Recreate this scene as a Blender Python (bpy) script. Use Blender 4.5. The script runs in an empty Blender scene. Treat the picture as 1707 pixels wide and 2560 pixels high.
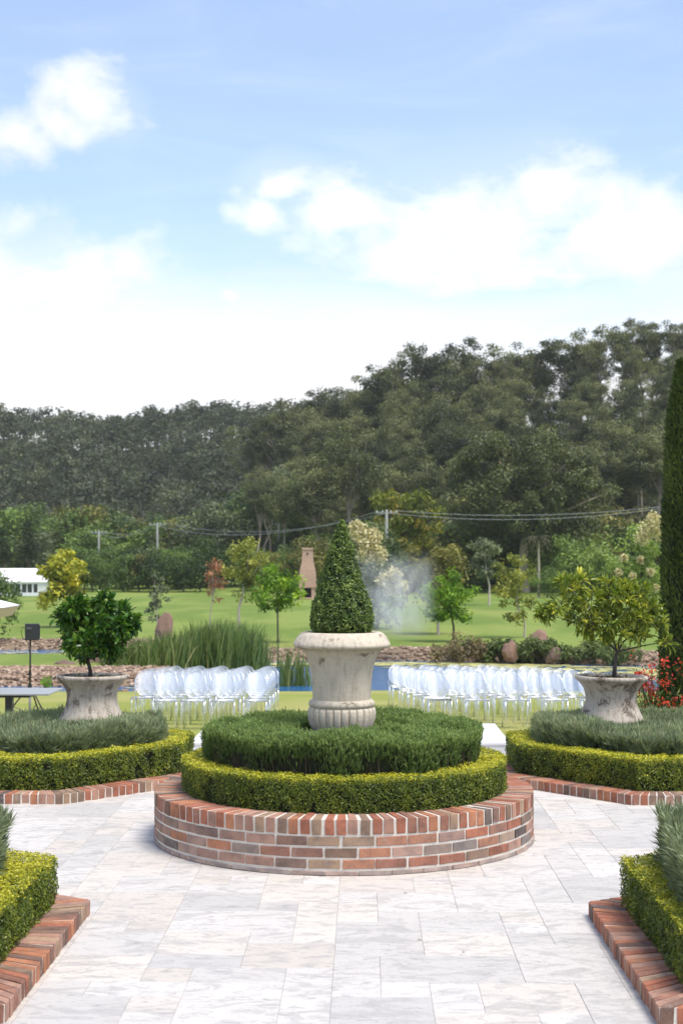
import bpy, bmesh, math, random
import numpy as np
from mathutils import Vector, Matrix

# ------------------------------------------------------------------ camera, sky, sun, exposure
SC = bpy.context.scene
COL = SC.collection
random.seed(7)
RNG = np.random.default_rng(11)
H = 2.174                       # eye height above the paving, metres
FPX = 3570.0                    # focal length in photograph pixels (1707 x 2560)
YAW, PITCH = math.atan(53.5 / FPX), math.atan(126 / FPX)

cam_d = bpy.data.cameras.new('camera')
cam_d.sensor_fit = 'VERTICAL'
cam_d.sensor_height = 36.0
cam_d.sensor_width = 24.0
cam_d.lens = FPX / 2560 * 36.0
cam_d.clip_start = 0.1
cam_d.clip_end = 3000
cam_d.dof.use_dof = True
cam_d.dof.focus_distance = 10.6
cam_d.dof.aperture_fstop = 4.0
cam = bpy.data.objects.new('camera', cam_d)
cam.location = (0, 0, H)
cam.rotation_euler = (math.pi / 2 + PITCH, 0, YAW)
COL.objects.link(cam)
SC.camera = cam

SUN_EL, SUN_AZ = math.radians(64), math.radians(128)   # azimuth clockwise from +Y (sun high, right, a little behind)
world = bpy.data.worlds.new('World')
SC.world = world
world.use_nodes = True


class G:
    """tiny node-graph helper"""
    def __init__(s, nt):
        s.nt = nt
        nt.nodes.clear()

    def n(s, t, ins=None, **kw):
        nd = s.nt.nodes.new(t)
        for k, v in kw.items():
            setattr(nd, k, v)
        for k, v in (ins or {}).items():
            sock = nd.inputs[k]
            if isinstance(v, bpy.types.NodeSocket):
                s.nt.links.new(v, sock)
            else:
                sock.default_value = v
        return nd

    def m(s, op, a, b=0.0, c=0.0, clamp=False):
        nd = s.n('ShaderNodeMath', {0: a, 1: b, 2: c}, operation=op)
        nd.use_clamp = clamp
        return nd.outputs[0]

    def mapr(s, v, a, b, c=0.0, d=1.0, smooth=True):
        nd = s.n('ShaderNodeMapRange', {'Value': v, 'From Min': a, 'From Max': b, 'To Min': c, 'To Max': d})
        nd.interpolation_type = 'SMOOTHSTEP' if smooth else 'LINEAR'
        return nd.outputs[0]

    def noise(s, vec, scale, detail=4.0, rough=0.55, dist=0.0):
        return s.n('ShaderNodeTexNoise', {'Vector': vec, 'Scale': scale, 'Detail': detail, 'Roughness': rough, 'Distortion': dist}).outputs[0]

    def mix(s, f, a, b, blend='MIX'):
        nd = s.n('ShaderNodeMix', data_type='RGBA', blend_type=blend)
        for k, v in ((0, f), (6, a), (7, b)):
            if isinstance(v, bpy.types.NodeSocket):
                s.nt.links.new(v, nd.inputs[k])
            else:
                nd.inputs[k].default_value = v if k == 0 else (*v, 1.0)[:4]
        return nd.outputs[2]

    def ramp(s, f, stops):
        nd = s.n('ShaderNodeValToRGB', {0: f})
        e = nd.color_ramp.elements
        while len(e) < len(stops):
            e.new(0.5)
        for el, (p, c) in zip(e, stops):
            el.position = p
            el.color = (*c, 1)
        return nd.outputs[0]


g = G(world.node_tree)
sky = g.n('ShaderNodeTexSky')
sky.sky_type = 'NISHITA'
sky.sun_disc = False
sky.sun_elevation = SUN_EL
sky.sun_rotation = SUN_AZ
sky.altitude = 50
sky.air_density = 1.1
sky.dust_density = 0.6
sky.ozone_density = 1.6
tc = g.n('ShaderNodeTexCoord')
sep = g.n('ShaderNodeSeparateXYZ', {0: tc.outputs['Generated']})
u, w_, v = sep.outputs[0], sep.outputs[1], sep.outputs[2]
vec = g.n('ShaderNodeMapping', {'Vector': tc.outputs['Generated'], 'Scale': (1.0, 1.0, 1.7)}).outputs[0]
n1 = g.noise(vec, 17.0, 10.0, 0.60, 0.15)
n2 = g.noise(vec, 3.2, 6.0, 0.6, 0.4)
n3 = g.noise(g.n('ShaderNodeMapping', {'Vector': tc.outputs['Generated'], 'Scale': (1.0, 1.0, 4.5), 'Rotation': (0, 0.22, 0)}).outputs[0], 5.0, 7.0, 0.62, 0.8)
# cumulus banks: (photo x, photo y, half width, half height) turned into sky directions


def sky_dir(px, py):
    c, s_ = math.cos(PITCH), math.sin(PITCH)
    d = Vector(((px - 853.5) / FPX, 1.0, -(py - 1280) / FPX))
    d = Vector((d.x, d.y * c - d.z * s_, d.y * s_ + d.z * c))
    cy, sy = math.cos(YAW), math.sin(YAW)
    return Vector((d.x * cy - d.y * sy, d.x * sy + d.y * cy, d.z)).normalized()


banks = [(225, 262, 125, 98), (150, 310, 100, 75), (40, 345, 140, 75),
         (140, 700, 350, 140), (-80, 680, 360, 150), (575, 738, 60, 44),
         (1360, 470, 165, 105), (1250, 580, 380, 170), (1500, 580, 290, 150), (1640, 600, 200, 110),
         (700, 455, 115, 60), (860, 520, 160, 75), (650, 540, 80, 55), (1020, 650, 340, 110),
         (2300, 500, 420, 200), (-800, 560, 420, 170), (3300, 300, 500, 230), (-1900, 350, 480, 200)]
best = None
for a, e, sa, se in banks:
    sd = sky_dir(a, e)
    du = g.m('DIVIDE', g.m('SUBTRACT', u, sd.x), sa / FPX)
    dv = g.m('DIVIDE', g.m('SUBTRACT', v, sd.z), se / FPX)
    d = g.m('SQRT', g.m('ADD', g.m('MULTIPLY', du, du), g.m('MULTIPLY', dv, dv)))
    val = g.m('SUBTRACT', 1.0, d)
    best = val if best is None else g.m('SMOOTH_MAX', best, val, 0.25)
front = g.mapr(w_, 0.0, 0.2)
best = g.m('MULTIPLY', best, front)
fluff = g.m('MULTIPLY', g.m('SUBTRACT', n1, 0.5), 2.7)
bankm = g.mapr(g.m('ADD', g.m('MAXIMUM', best, -1.5), fluff), -0.38, 1.10)
soft = g.m('MULTIPLY', g.mapr(g.m('ADD', g.m('MAXIMUM', best, -2.0), g.m('MULTIPLY', g.m('SUBTRACT', n2, 0.5), 3.0)), -1.0, 1.0), 0.26)
bankm = g.m('MAXIMUM', g.m('MULTIPLY', bankm, 0.93), soft)
# thin high veil and the broad white layer towards the horizon, all round the sky
veil = g.m('ADD', g.m('MULTIPLY', g.mapr(n3, 0.42, 0.80), 0.16), 0.10)
low = g.mapr(g.m('ADD', v, g.m('MULTIPLY', g.m('SUBTRACT', n2, 0.5), 0.26)), 0.25, 0.11)
low = g.m('MULTIPLY', low, 0.97)
wide = g.m('MULTIPLY', g.mapr(n2, 0.52, 0.70), g.mapr(v, 0.38, 0.6))
mask = g.m('MAXIMUM', g.m('MAXIMUM', bankm, veil), g.m('MAXIMUM', low, g.m('MULTIPLY', wide, 0.85)))
cloudcol = g.mix(g.mapr(n2, 0.36, 0.62), (0.86, 0.86, 0.90), (1.0, 0.99, 0.965))
skycol = g.mix(1.0, sky.outputs[0], (0.97, 0.945, 1.0), 'MULTIPLY')
bg1 = g.n('ShaderNodeBackground', {'Color': skycol, 'Strength': 0.10})
bg2 = g.n('ShaderNodeBackground', {'Color': cloudcol, 'Strength': 0.52})
mx = g.n('ShaderNodeMixShader', {0: mask, 1: bg1.outputs[0], 2: bg2.outputs[0]})
g.n('ShaderNodeOutputWorld', {0: mx.outputs[0]})

sun_d = bpy.data.lights.new('sun', 'SUN')
sun_d.energy = 1.9
sun_d.angle = math.radians(28)
sun_d.color = (1.0, 0.94, 0.85)
sun = bpy.data.objects.new('sun', sun_d)
sdir = Vector((math.sin(SUN_AZ) * math.cos(SUN_EL), math.cos(SUN_AZ) * math.cos(SUN_EL), math.sin(SUN_EL)))
sun.rotation_euler = sdir.to_track_quat('Z', 'Y').to_euler()
sun.location = (0, 0, 30)
COL.objects.link(sun)

SC.view_settings.view_transform = 'Standard'
SC.view_settings.look = 'None'
SC.view_settings.exposure = 1.28
SC.view_settings.gamma = 1.0
SC.render.engine = 'CYCLES'
SC.cycles.use_denoising = True
SC.cycles.use_adaptive_sampling = True
SC.cycles.adaptive_threshold = 0.015
SC.cycles.max_bounces = 7
SC.cycles.diffuse_bounces = 3
SC.cycles.glossy_bounces = 3
SC.cycles.transmission_bounces = 3
SC.cycles.transparent_max_bounces = 40
SC.cycles.volume_bounces = 2
SC.cycles.volume_step_rate = 4.0
SC.cycles.sample_clamp_indirect = 4.0

# ------------------------------------------------------------------ helpers


def pix(px, py, D):
    """photograph pixel -> world point at depth Y = D"""
    c, s = math.cos(PITCH), math.sin(PITCH)
    dx, dy, dz = (px - 853.5) / FPX, 1.0, -(py - 1280) / FPX
    dy, dz = dy * c - dz * s, dy * s + dz * c
    cy, sy = math.cos(YAW), math.sin(YAW)
    dx, dy = dx * cy - dy * sy, dx * sy + dy * cy
    k = D / dy
    return Vector((dx * k, D, H + dz * k))


def mesh_np(name, V, F, mat, tint=None, smooth=False):
    V = np.ascontiguousarray(V, dtype=np.float32)
    F = np.ascontiguousarray(F, dtype=np.int32)
    me = bpy.data.meshes.new(name)
    m, k = F.shape
    me.vertices.add(len(V))
    me.vertices.foreach_set('co', V.ravel())
    me.loops.add(m * k)
    me.loops.foreach_set('vertex_index', F.ravel())
    me.polygons.add(m)
    me.polygons.foreach_set('loop_start', np.arange(0, m * k, k, dtype=np.int32))
    me.update(calc_edges=True)
    if tint is not None:
        at = me.attributes.new('tint', 'FLOAT', 'POINT')
        at.data.foreach_set('value', np.ascontiguousarray(tint, dtype=np.float32))
    if not smooth:
        me.polygons.foreach_set('use_smooth', np.zeros(m, dtype=bool))
    else:
        me.polygons.foreach_set('use_smooth', np.ones(m, dtype=bool))
    if mat:
        me.materials.append(mat)
    return me


def link(name, me, parent=None, loc=None, rot=None, color=None):
    o = bpy.data.objects.new(name, me)
    if loc is not None:
        o.location = loc
    if rot is not None:
        o.rotation_euler = rot
    if color is not None:
        o.color = (*color, 1)
    if parent is not None:
        o.parent = parent
    COL.objects.link(o)
    return o


def thing(name, label, cat, loc=(0, 0, 0), rz=0.0, group=None):
    o = link(name, None, None, loc, (0, 0, rz))
    o.empty_display_size = 0.2
    tag(o, label, cat, group)
    return o


def tag(o, label=None, cat=None, group=None, kind=None):
    if label:
        o['label'] = label
    if cat:
        o['category'] = cat
    if group:
        o['group'] = group
    if kind:
        o['kind'] = kind
    return o


def copy_tree(o, parent=None):
    c = o.copy()
    COL.objects.link(c)
    c.parent = parent
    for ch in o.children:
        copy_tree(ch, c)
    return c


class MB:
    """collects quads and triangles (triangles as quads are avoided; mixed faces go through from_pydata)"""
    def __init__(s):
        s.v, s.f = [], []

    def add(s, vs, fs):
        b = len(s.v)
        s.v += [tuple(p) for p in vs]
        s.f += [tuple(i + b for i in f) for f in fs]
        return s

    def box(s, c, d, rz=0.0, ch=0.0):
        x, y, z = d[0] / 2, d[1] / 2, d[2] / 2
        co, si = math.cos(rz), math.sin(rz)
        if ch <= 0:
            pts = [(sx * x, sy * y, sz * z) for sz in (-1, 1) for sy in (-1, 1) for sx in (-1, 1)]
            fs = [(0, 2, 3, 1), (4, 5, 7, 6), (0, 1, 5, 4), (2, 6, 7, 3), (0, 4, 6, 2), (1, 3, 7, 5)]
        else:
            pts, fs = [], []
            lay = [(-z, ch), (-z + ch, 0), (z - ch, 0), (z, ch)]
            for zz, i in lay:
                pts += [(-x + i, -y + i, zz), (x - i, -y + i, zz), (x - i, y - i, zz), (-x + i, y - i, zz)]
            fs = [(3, 2, 1, 0), (12, 13, 14, 15)]
            for k in range(3):
                for i in range(4):
                    j = (i + 1) % 4
                    fs.append((k * 4 + i, k * 4 + j, k * 4 + 4 + j, k * 4 + 4 + i))
        return s.add([(c[0] + p[0] * co - p[1] * si, c[1] + p[0] * si + p[1] * co, c[2] + p[2]) for p in pts], fs)

    def lathe(s, prof, seg=48, c=(0, 0, 0), fn=None, cap=False):
        vs, fs = [], []
        for r, z in prof:
            for i in range(seg):
                a = 2 * math.pi * i / seg
                rr = r if fn is None else fn(r, z, a)
                vs.append((c[0] + rr * math.cos(a), c[1] + rr * math.sin(a), c[2] + z))
        for k in range(len(prof) - 1):
            for i in range(seg):
                j = (i + 1) % seg
                fs.append((k * seg + i, k * seg + j, (k + 1) * seg + j, (k + 1) * seg + i))
        if cap:
            fs.append(tuple(range((len(prof) - 1) * seg, len(prof) * seg)))
        return s.add(vs, fs)

    def tube(s, pts, rad, seg=8, cap=True):
        pts = [Vector(p) for p in pts]
        rad = rad if hasattr(rad, '__len__') else [rad] * len(pts)
        vs, fs = [], []
        up = Vector((0.31, 0.17, 0.93))
        for i, p in enumerate(pts):
            t = (pts[min(i + 1, len(pts) - 1)] - pts[max(i - 1, 0)]).normalized()
            a = t.cross(up)
            if a.length < 1e-3:
                a = t.cross(Vector((1, 0, 0)))
            a.normalize()
            b = t.cross(a)
            for k in range(seg):
                q = 2 * math.pi * k / seg
                vs.append(p + (a * math.cos(q) + b * math.sin(q)) * rad[i])
        for i in range(len(pts) - 1):
            for k in range(seg):
                j = (k + 1) % seg
                fs.append((i * seg + k, (i + 1) * seg + k, (i + 1) * seg + j, i * seg + j))
        if cap:
            fs.append(tuple(range(seg)))
            fs.append(tuple(reversed(range((len(pts) - 1) * seg, len(pts) * seg))))
        return s.add(vs, fs)

    def mesh(s, name, mat, smooth=False, auto=None):
        me = bpy.data.meshes.new(name)
        me.from_pydata(s.v, [], s.f)
        me.update()
        me.polygons.foreach_set('use_smooth', np.full(len(me.polygons), bool(smooth)))
        if mat:
            me.materials.append(mat)
        return me

    def build(s, name, mat, parent=None, loc=None, rot=None, smooth=False, color=None):
        return link(name, s.mesh(name, mat, smooth), parent, loc, rot, color)


# smooth pseudo-noise in [-1, 1]
_nd = RNG.normal(size=(14, 3))
_nd /= np.linalg.norm(_nd, axis=1)[:, None]
_nd *= RNG.uniform(0.6, 1.9, (14, 1))
_np = RNG.uniform(0, 6.28, 14)


def noise3(P, s):
    return np.sin(P @ (_nd.T * s) + _np).sum(1) / 5.0


def orient(n, ang):
    n = n / (np.linalg.norm(n, axis=1)[:, None] + 1e-9)
    ref = np.where(np.abs(n[:, 2:3]) < 0.9, np.array([[0, 0, 1.0]]), np.array([[1.0, 0, 0]]))
    t = np.cross(ref, n)
    t /= np.linalg.norm(t, axis=1)[:, None] + 1e-9
    b = np.cross(n, t)
    x = np.cos(ang)[:, None] * t + np.sin(ang)[:, None] * b
    y = np.cross(n, x)
    return np.stack([x, y, n], axis=-1)


def orient_z(d, ang):
    """local z along d"""
    return orient(d, ang)


def scatter(T, F, pos, R, sc, tint, Tt=None):
    N, K = len(pos), len(T)
    sc = np.asarray(sc)
    if sc.ndim == 1:
        sc = sc[:, None] * np.ones((1, 3))
    V = pos[:, None, :] + np.einsum('nij,nkj->nki', R, T[None] * sc[:, None, :])
    FF = (F[None] + (np.arange(N) * K)[:, None, None]).reshape(-1, F.shape[1])
    tt = np.repeat(tint, K)
    if Tt is not None:
        tt = tt + np.tile(Tt, N)
    return V.reshape(-1, 3), FF, tt


LEAF = np.array([[0, 0, 0], [0.5, -0.5, 0.10], [1, 0, -0.04], [0.5, 0.5, 0.10]])
LEAF_F = np.array([[0, 1, 2, 3]])
LEAF2 = np.array([[0, 0, 0], [0.33, -0.5, 0.10], [0.7, -0.40, 0.07], [1, 0, -0.12], [0.7, 0.40, 0.07], [0.33, 0.5, 0.10], [0.36, 0, 0.0], [0.72, 0, -0.03]])
LEAF2_F = np.array([[0, 1, 6, 5], [1, 2, 7, 6], [6, 7, 4, 5], [2, 3, 4, 7]])


def randn(n, k=3):
    return RNG.normal(size=(n, k))


def join(parts):
    V, F, T, b = [], [], [], 0
    for v, f, t in parts:
        V.append(v)
        F.append(f + b)
        T.append(t)
        b += len(v)
    return np.concatenate(V), np.concatenate(F), np.concatenate(T)


# ------------------------------------------------------------------ materials


def newmat(name):
    m = bpy.data.materials.new(name)
    m.use_nodes = True
    return m, G(m.node_tree)


def out(g, sh):
    g.n('ShaderNodeOutputMaterial', {0: sh})


def plain(name, col, rough=0.6, metal=0.0, bump=0.0, bscale=40.0, var=0.0, vscale=8.0, spec=0.5):
    m, g = newmat(name)
    tc = g.n('ShaderNodeTexCoord')
    c = col
    if var:
        nz = g.noise(tc.outputs['Object'], vscale, 5)
        c = g.mix(nz, tuple(max(0, x * (1 - var)) for x in col), tuple(min(1, x * (1 + var)) for x in col))
    ins = {'Roughness': rough, 'Metallic': metal, 'Specular IOR Level': spec}
    b = g.n('ShaderNodeBsdfPrincipled', ins)
    if isinstance(c, tuple):
        b.inputs['Base Color'].default_value = (*c, 1)
    else:
        g.nt.links.new(c, b.inputs['Base Color'])
    if bump:
        bp = g.n('ShaderNodeBump', {'Strength': bump, 'Distance': 0.01, 'Height': g.noise(tc.outputs['Object'], bscale, 5)})
        g.nt.links.new(bp.outputs[0], b.inputs['Normal'])
    out(g, b.outputs[0])
    return m


def leafmat(name, dark, light, trans=0.3, rough=0.42, spec=0.4, obj_var=0.0, mid=None, k=1.0):
    dark, light = tuple(min(0.9, x * k * 0.65) for x in dark), tuple(min(0.9, x * k) for x in light)  # dark end lowered again, putting deep shade into the leaf colour
    mid = mid and tuple(min(0.9, x * k) for x in mid)
    m, g = newmat(name)
    t = g.n('ShaderNodeAttribute', attribute_name='tint').outputs['Fac']
    if obj_var:
        r = g.n('ShaderNodeObjectInfo').outputs['Random']
        t = g.m('ADD', t, g.m('MULTIPLY', g.m('SUBTRACT', r, 0.5), obj_var))
    stops = [(0.0, dark), (1.0, light)] if mid is None else [(0.0, dark), (0.5, mid), (1.0, light)]
    c = g.ramp(t, stops)
    b = g.n('ShaderNodeBsdfPrincipled', {'Base Color': c, 'Roughness': rough, 'Specular IOR Level': spec})
    tr = g.n('ShaderNodeBsdfTranslucent', {'Color': g.mix(1.0, c, (1.25, 1.2, 0.6), 'MULTIPLY')})
    mx = g.n('ShaderNodeMixShader', {0: trans, 1: b.outputs[0], 2: tr.outputs[0]})
    out(g, mx.outputs[0])
    return m


M = {}
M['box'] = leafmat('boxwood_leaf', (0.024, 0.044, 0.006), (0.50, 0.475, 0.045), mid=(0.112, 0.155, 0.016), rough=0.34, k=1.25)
M['topiary'] = leafmat('topiary_leaf', (0.018, 0.042, 0.008), (0.20, 0.25, 0.05), mid=(0.055, 0.095, 0.016), rough=0.30, trans=0.2, k=1.6)
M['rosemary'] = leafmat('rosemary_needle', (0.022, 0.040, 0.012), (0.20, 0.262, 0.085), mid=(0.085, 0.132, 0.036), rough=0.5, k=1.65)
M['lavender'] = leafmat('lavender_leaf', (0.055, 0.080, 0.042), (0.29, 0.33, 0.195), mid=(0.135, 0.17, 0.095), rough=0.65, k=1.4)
M['bud'] = leafmat('lavender_bud', (0.10, 0.075, 0.05), (0.42, 0.34, 0.22), rough=0.8)
M['citrus'] = leafmat('citrus_leaf', (0.012, 0.045, 0.010), (0.17, 0.26, 0.03), mid=(0.04, 0.105, 0.014), rough=0.28, trans=0.22, k=1.5)
M['citrus_pale'] = leafmat('mandarin_leaf', (0.045, 0.085, 0.012), (0.48, 0.45, 0.07), mid=(0.15, 0.20, 0.025), rough=0.3, trans=0.3, k=1.45)
M['cypress'] = leafmat('cypress_scale', (0.010, 0.022, 0.006), (0.085, 0.105, 0.022), mid=(0.030, 0.050, 0.010), rough=0.6, trans=0.1, k=1.9)
M['gum'] = leafmat('gum_leaf', (0.030, 0.038, 0.015), (0.195, 0.205, 0.09), mid=(0.078, 0.092, 0.037), rough=0.55, obj_var=0.7, k=1.3)
M['farwood'] = leafmat('far_wood_leaf', (0.034, 0.038, 0.022), (0.125, 0.14, 0.07), mid=(0.062, 0.072, 0.038), rough=0.6, k=1.35)
M['mid'] = leafmat('mid_green_leaf', (0.026, 0.056, 0.012), (0.22, 0.29, 0.07), mid=(0.085, 0.135, 0.028), rough=0.5, obj_var=0.85, k=1.5)
M['dark'] = leafmat('dark_green_leaf', (0.018, 0.042, 0.009), (0.15, 0.22, 0.045), mid=(0.055, 0.095, 0.02), rough=0.45, obj_var=0.7, k=1.5)
M['yellow'] = leafmat('golden_leaf', (0.10, 0.14, 0.016), (0.80, 0.72, 0.10), mid=(0.36, 0.37, 0.04), rough=0.5, trans=0.35, k=1.1)
M['maple'] = leafmat('bright_green_leaf', (0.05, 0.12, 0.012), (0.40, 0.55, 0.04), mid=(0.16, 0.30, 0.022), rough=0.5, trans=0.4, k=1.05)
M['willow'] = leafmat('pale_yellow_green_leaf', (0.11, 0.14, 0.02), (0.55, 0.52, 0.12), mid=(0.27, 0.30, 0.055), rough=0.5, trans=0.35, k=1.05)
M['olive'] = leafmat('olive_brown_leaf', (0.06, 0.06, 0.015), (0.28, 0.25, 0.07), mid=(0.14, 0.14, 0.032), rough=0.55, k=1.3)
M['pine'] = leafmat('pine_needle', (0.012, 0.026, 0.010), (0.085, 0.115, 0.045), mid=(0.034, 0.055, 0.020), rough=0.6)
M['fig'] = leafmat('fig_leaf', (0.035, 0.045, 0.016), (0.20, 0.21, 0.08), mid=(0.085, 0.10, 0.034), rough=0.5, k=1.3)
M['grey'] = leafmat('grey_green_leaf', (0.04, 0.055, 0.03), (0.24, 0.27, 0.15), mid=(0.11, 0.135, 0.07), rough=0.55, k=1.4)
M['red'] = leafmat('copper_leaf', (0.18, 0.08, 0.04), (0.62, 0.32, 0.20), mid=(0.40, 0.17, 0.10), rough=0.5, trans=0.35)
M['cream'] = leafmat('cream_blossom', (0.40, 0.36, 0.20), (0.85, 0.78, 0.52), mid=(0.66, 0.60, 0.36), rough=0.7, trans=0.3)
M['redflower'] = leafmat('red_petal', (0.42, 0.02, 0.012), (0.85, 0.12, 0.07), mid=(0.66, 0.05, 0.03), rough=0.6, trans=0.3)
M['autumn'] = leafmat('turning_leaf', (0.07, 0.11, 0.012), (0.45, 0.28, 0.03), mid=(0.18, 0.22, 0.022), rough=0.5, trans=0.3)
M['reed'] = leafmat('reed_blade', (0.035, 0.065, 0.014), (0.34, 0.31, 0.12), mid=(0.10, 0.16, 0.035), rough=0.45, trans=0.25, k=1.35)
M['cover'] = leafmat('ground_cover_leaf', (0.03, 0.055, 0.014), (0.20, 0.23, 0.08), mid=(0.085, 0.12, 0.032), rough=0.55, k=1.35)
M['dry'] = leafmat('dry_stem', (0.10, 0.085, 0.045), (0.42, 0.34, 0.20), mid=(0.22, 0.18, 0.09), rough=0.7)
M['twig'] = plain('twig_brown', (0.075, 0.052, 0.036), 0.9, var=0.5, vscale=30)
M['core'] = plain('shade_core', (0.016, 0.020, 0.008), 0.95, var=0.5, vscale=25, bump=0.8, bscale=60)  # stem mass as solid core, shade of the leaf gaps put into its colour
M['bark'] = plain('bark', (0.12, 0.095, 0.07), 0.9, var=0.45, vscale=10, bump=0.6, bscale=25)
M['palebark'] = plain('pale_bark', (0.42, 0.36, 0.28), 0.8, var=0.35, vscale=3, bump=0.3, bscale=12)
M['gumbark'] = plain('gum_bark', (0.30, 0.25, 0.195), 0.85, var=0.4, vscale=1.0)
M['whitebark'] = plain('white_bark', (0.46, 0.40, 0.32), 0.8, var=0.25, vscale=4, bump=0.3, bscale=14)
M['darkbark'] = plain('dark_bark', (0.055, 0.045, 0.036), 0.85, var=0.5, vscale=18, bump=0.7, bscale=45)
M['soil'] = plain('potting_soil', (0.055, 0.038, 0.027), 0.95, var=0.7, vscale=45, bump=1.0, bscale=70)
M['blackmetal'] = plain('black_metal', (0.012, 0.012, 0.013), 0.42, var=0.2)
M['blackplastic'] = plain('black_plastic', (0.016, 0.018, 0.022), 0.5, bump=0.25, bscale=260)
M['whitepaint'] = plain('white_paint', (0.80, 0.80, 0.81), 0.45, var=0.05, vscale=2.5, bump=0.05, bscale=15)
M['tabletop'] = plain('pale_grey_laminate', (0.30, 0.31, 0.305), 0.35, var=0.05)
M['canvas'] = plain('white_canvas', (0.78, 0.77, 0.74), 0.85, bump=0.15, bscale=120)
M['beigecanvas'] = plain('beige_canvas', (0.60, 0.50, 0.40), 0.85, bump=0.15, bscale=120)
M['cloth'] = plain('white_cloth', (0.82, 0.82, 0.83), 0.9, bump=0.2, bscale=60)
M['rail'] = plain('white_rail_paint', (0.68, 0.68, 0.66), 0.6)
M['wire'] = plain('power_wire', (0.30, 0.31, 0.32), 0.5)
M['polewood'] = plain('weathered_pole', (0.22, 0.23, 0.21), 0.85, var=0.25, vscale=1.2)
M['darkglass'] = plain('dark_window', (0.05, 0.055, 0.06), 0.15)
M['firebox'] = plain('dark_firebox', (0.035, 0.030, 0.028), 0.9)  # flat near-black colour for the firebox back and smoke hole
M['mortar'] = plain('mortar', (0.66, 0.61, 0.53), 0.92, var=0.16, vscale=14, bump=0.5, bscale=90)


def brickmat():
    m, g = newmat('clay_brick')
    tc = g.n('ShaderNodeTexCoord')
    oi = g.n('ShaderNodeObjectInfo')
    off = g.n('ShaderNodeVectorMath', {0: tc.outputs['Object'], 1: g.n('ShaderNodeCombineXYZ', {0: g.m('MULTIPLY', oi.outputs['Random'], 37.0), 1: g.m('MULTIPLY', oi.outputs['Random'], 91.0)}).outputs[0]}, operation='ADD').outputs[0]
    big = g.noise(off, 9.0, 5, 0.6)
    fine = g.noise(off, 70.0, 5, 0.65)
    mid = g.noise(off, 26.0, 4, 0.6)
    c = g.mix(g.mapr(big, 0.35, 0.7), oi.outputs['Color'], g.mix(1.0, oi.outputs['Color'], (0.62, 0.66, 0.72), 'MULTIPLY'))
    c = g.mix(g.m('MULTIPLY', g.mapr(mid, 0.55, 0.75), 0.55), c, (0.30, 0.215, 0.15))
    c = g.mix(g.m('MULTIPLY', g.mapr(fine, 0.58, 0.74), 0.6), c, (0.10, 0.06, 0.045))
    c = g.mix(g.m('MULTIPLY', g.mapr(g.noise(off, 15.0, 6, 0.7), 0.54, 0.78), 0.42), c, (0.44, 0.38, 0.34))
    b = g.n('ShaderNodeBsdfPrincipled', {'Base Color': c, 'Roughness': 0.85, 'Specular IOR Level': 0.25})
    bp = g.n('ShaderNodeBump', {'Strength': 0.7, 'Distance': 0.004, 'Height': g.m('ADD', fine, mid)})
    g.nt.links.new(bp.outputs[0], b.inputs['Normal'])
    out(g, b.outputs[0])
    return m


M['brick'] = brickmat()


def pavermat(name, use_obj=True):
    m, g = newmat(name)
    geo = g.n('ShaderNodeNewGeometry')
    oi = g.n('ShaderNodeObjectInfo')
    pos = geo.outputs['Position']
    if use_obj:
        pos = g.n('ShaderNodeVectorMath', {0: pos, 1: g.n('ShaderNodeCombineXYZ', {0: g.m('MULTIPLY', oi.outputs['Random'], 53.0), 1: g.m('MULTIPLY', oi.outputs['Random'], 17.0)}).outputs[0]}, operation='ADD').outputs[0]
    st = g.n('ShaderNodeMapping', {'Vector': pos, 'Scale': (1.0, 2.1, 1.0)}).outputs[0]
    a = g.noise(st, 3.0, 8, 0.68, 1.6)
    b_ = g.noise(st, 12.0, 8, 0.72, 1.2)
    f = g.noise(g.n('ShaderNodeMapping', {'Vector': pos, 'Scale': (1.0, 2.2, 1.0)}).outputs[0], 42.0, 5, 0.7)
    base = oi.outputs['Color'] if use_obj else g.mix(0.0, (0.80, 0.785, 0.77), (0, 0, 0))
    c = g.mix(g.m('MULTIPLY', g.mapr(a, 0.46, 0.62), 0.62), base, (0.36, 0.342, 0.32))
    c = g.mix(g.m('MULTIPLY', g.mapr(b_, 0.53, 0.66), 0.60), c, (0.255, 0.245, 0.237))
    c = g.mix(g.m('MULTIPLY', g.mapr(f, 0.56, 0.70), 0.45), c, (0.17, 0.165, 0.162))
    c = g.mix(g.m('MULTIPLY', g.mapr(g.noise(pos, 2.1, 4), 0.52, 0.75), 0.22), c, (0.50, 0.445, 0.395))
    bs = g.n('ShaderNodeBsdfPrincipled', {'Base Color': c, 'Roughness': g.mapr(b_, 0.3, 0.7, 0.5, 0.72), 'Specular IOR Level': 0.35})
    bp = g.n('ShaderNodeBump', {'Strength': 0.25, 'Distance': 0.003, 'Height': g.m('SUBTRACT', g.m('MULTIPLY', b_, -1.0), f)})
    g.nt.links.new(bp.outputs[0], bs.inputs['Normal'])
    out(g, bs.outputs[0])
    return m


M['paver'] = pavermat('silver_travertine')
M['grout'] = plain('paver_grout', (0.46, 0.44, 0.41), 0.9, var=0.2, vscale=6, bump=0.3, bscale=80)


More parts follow.
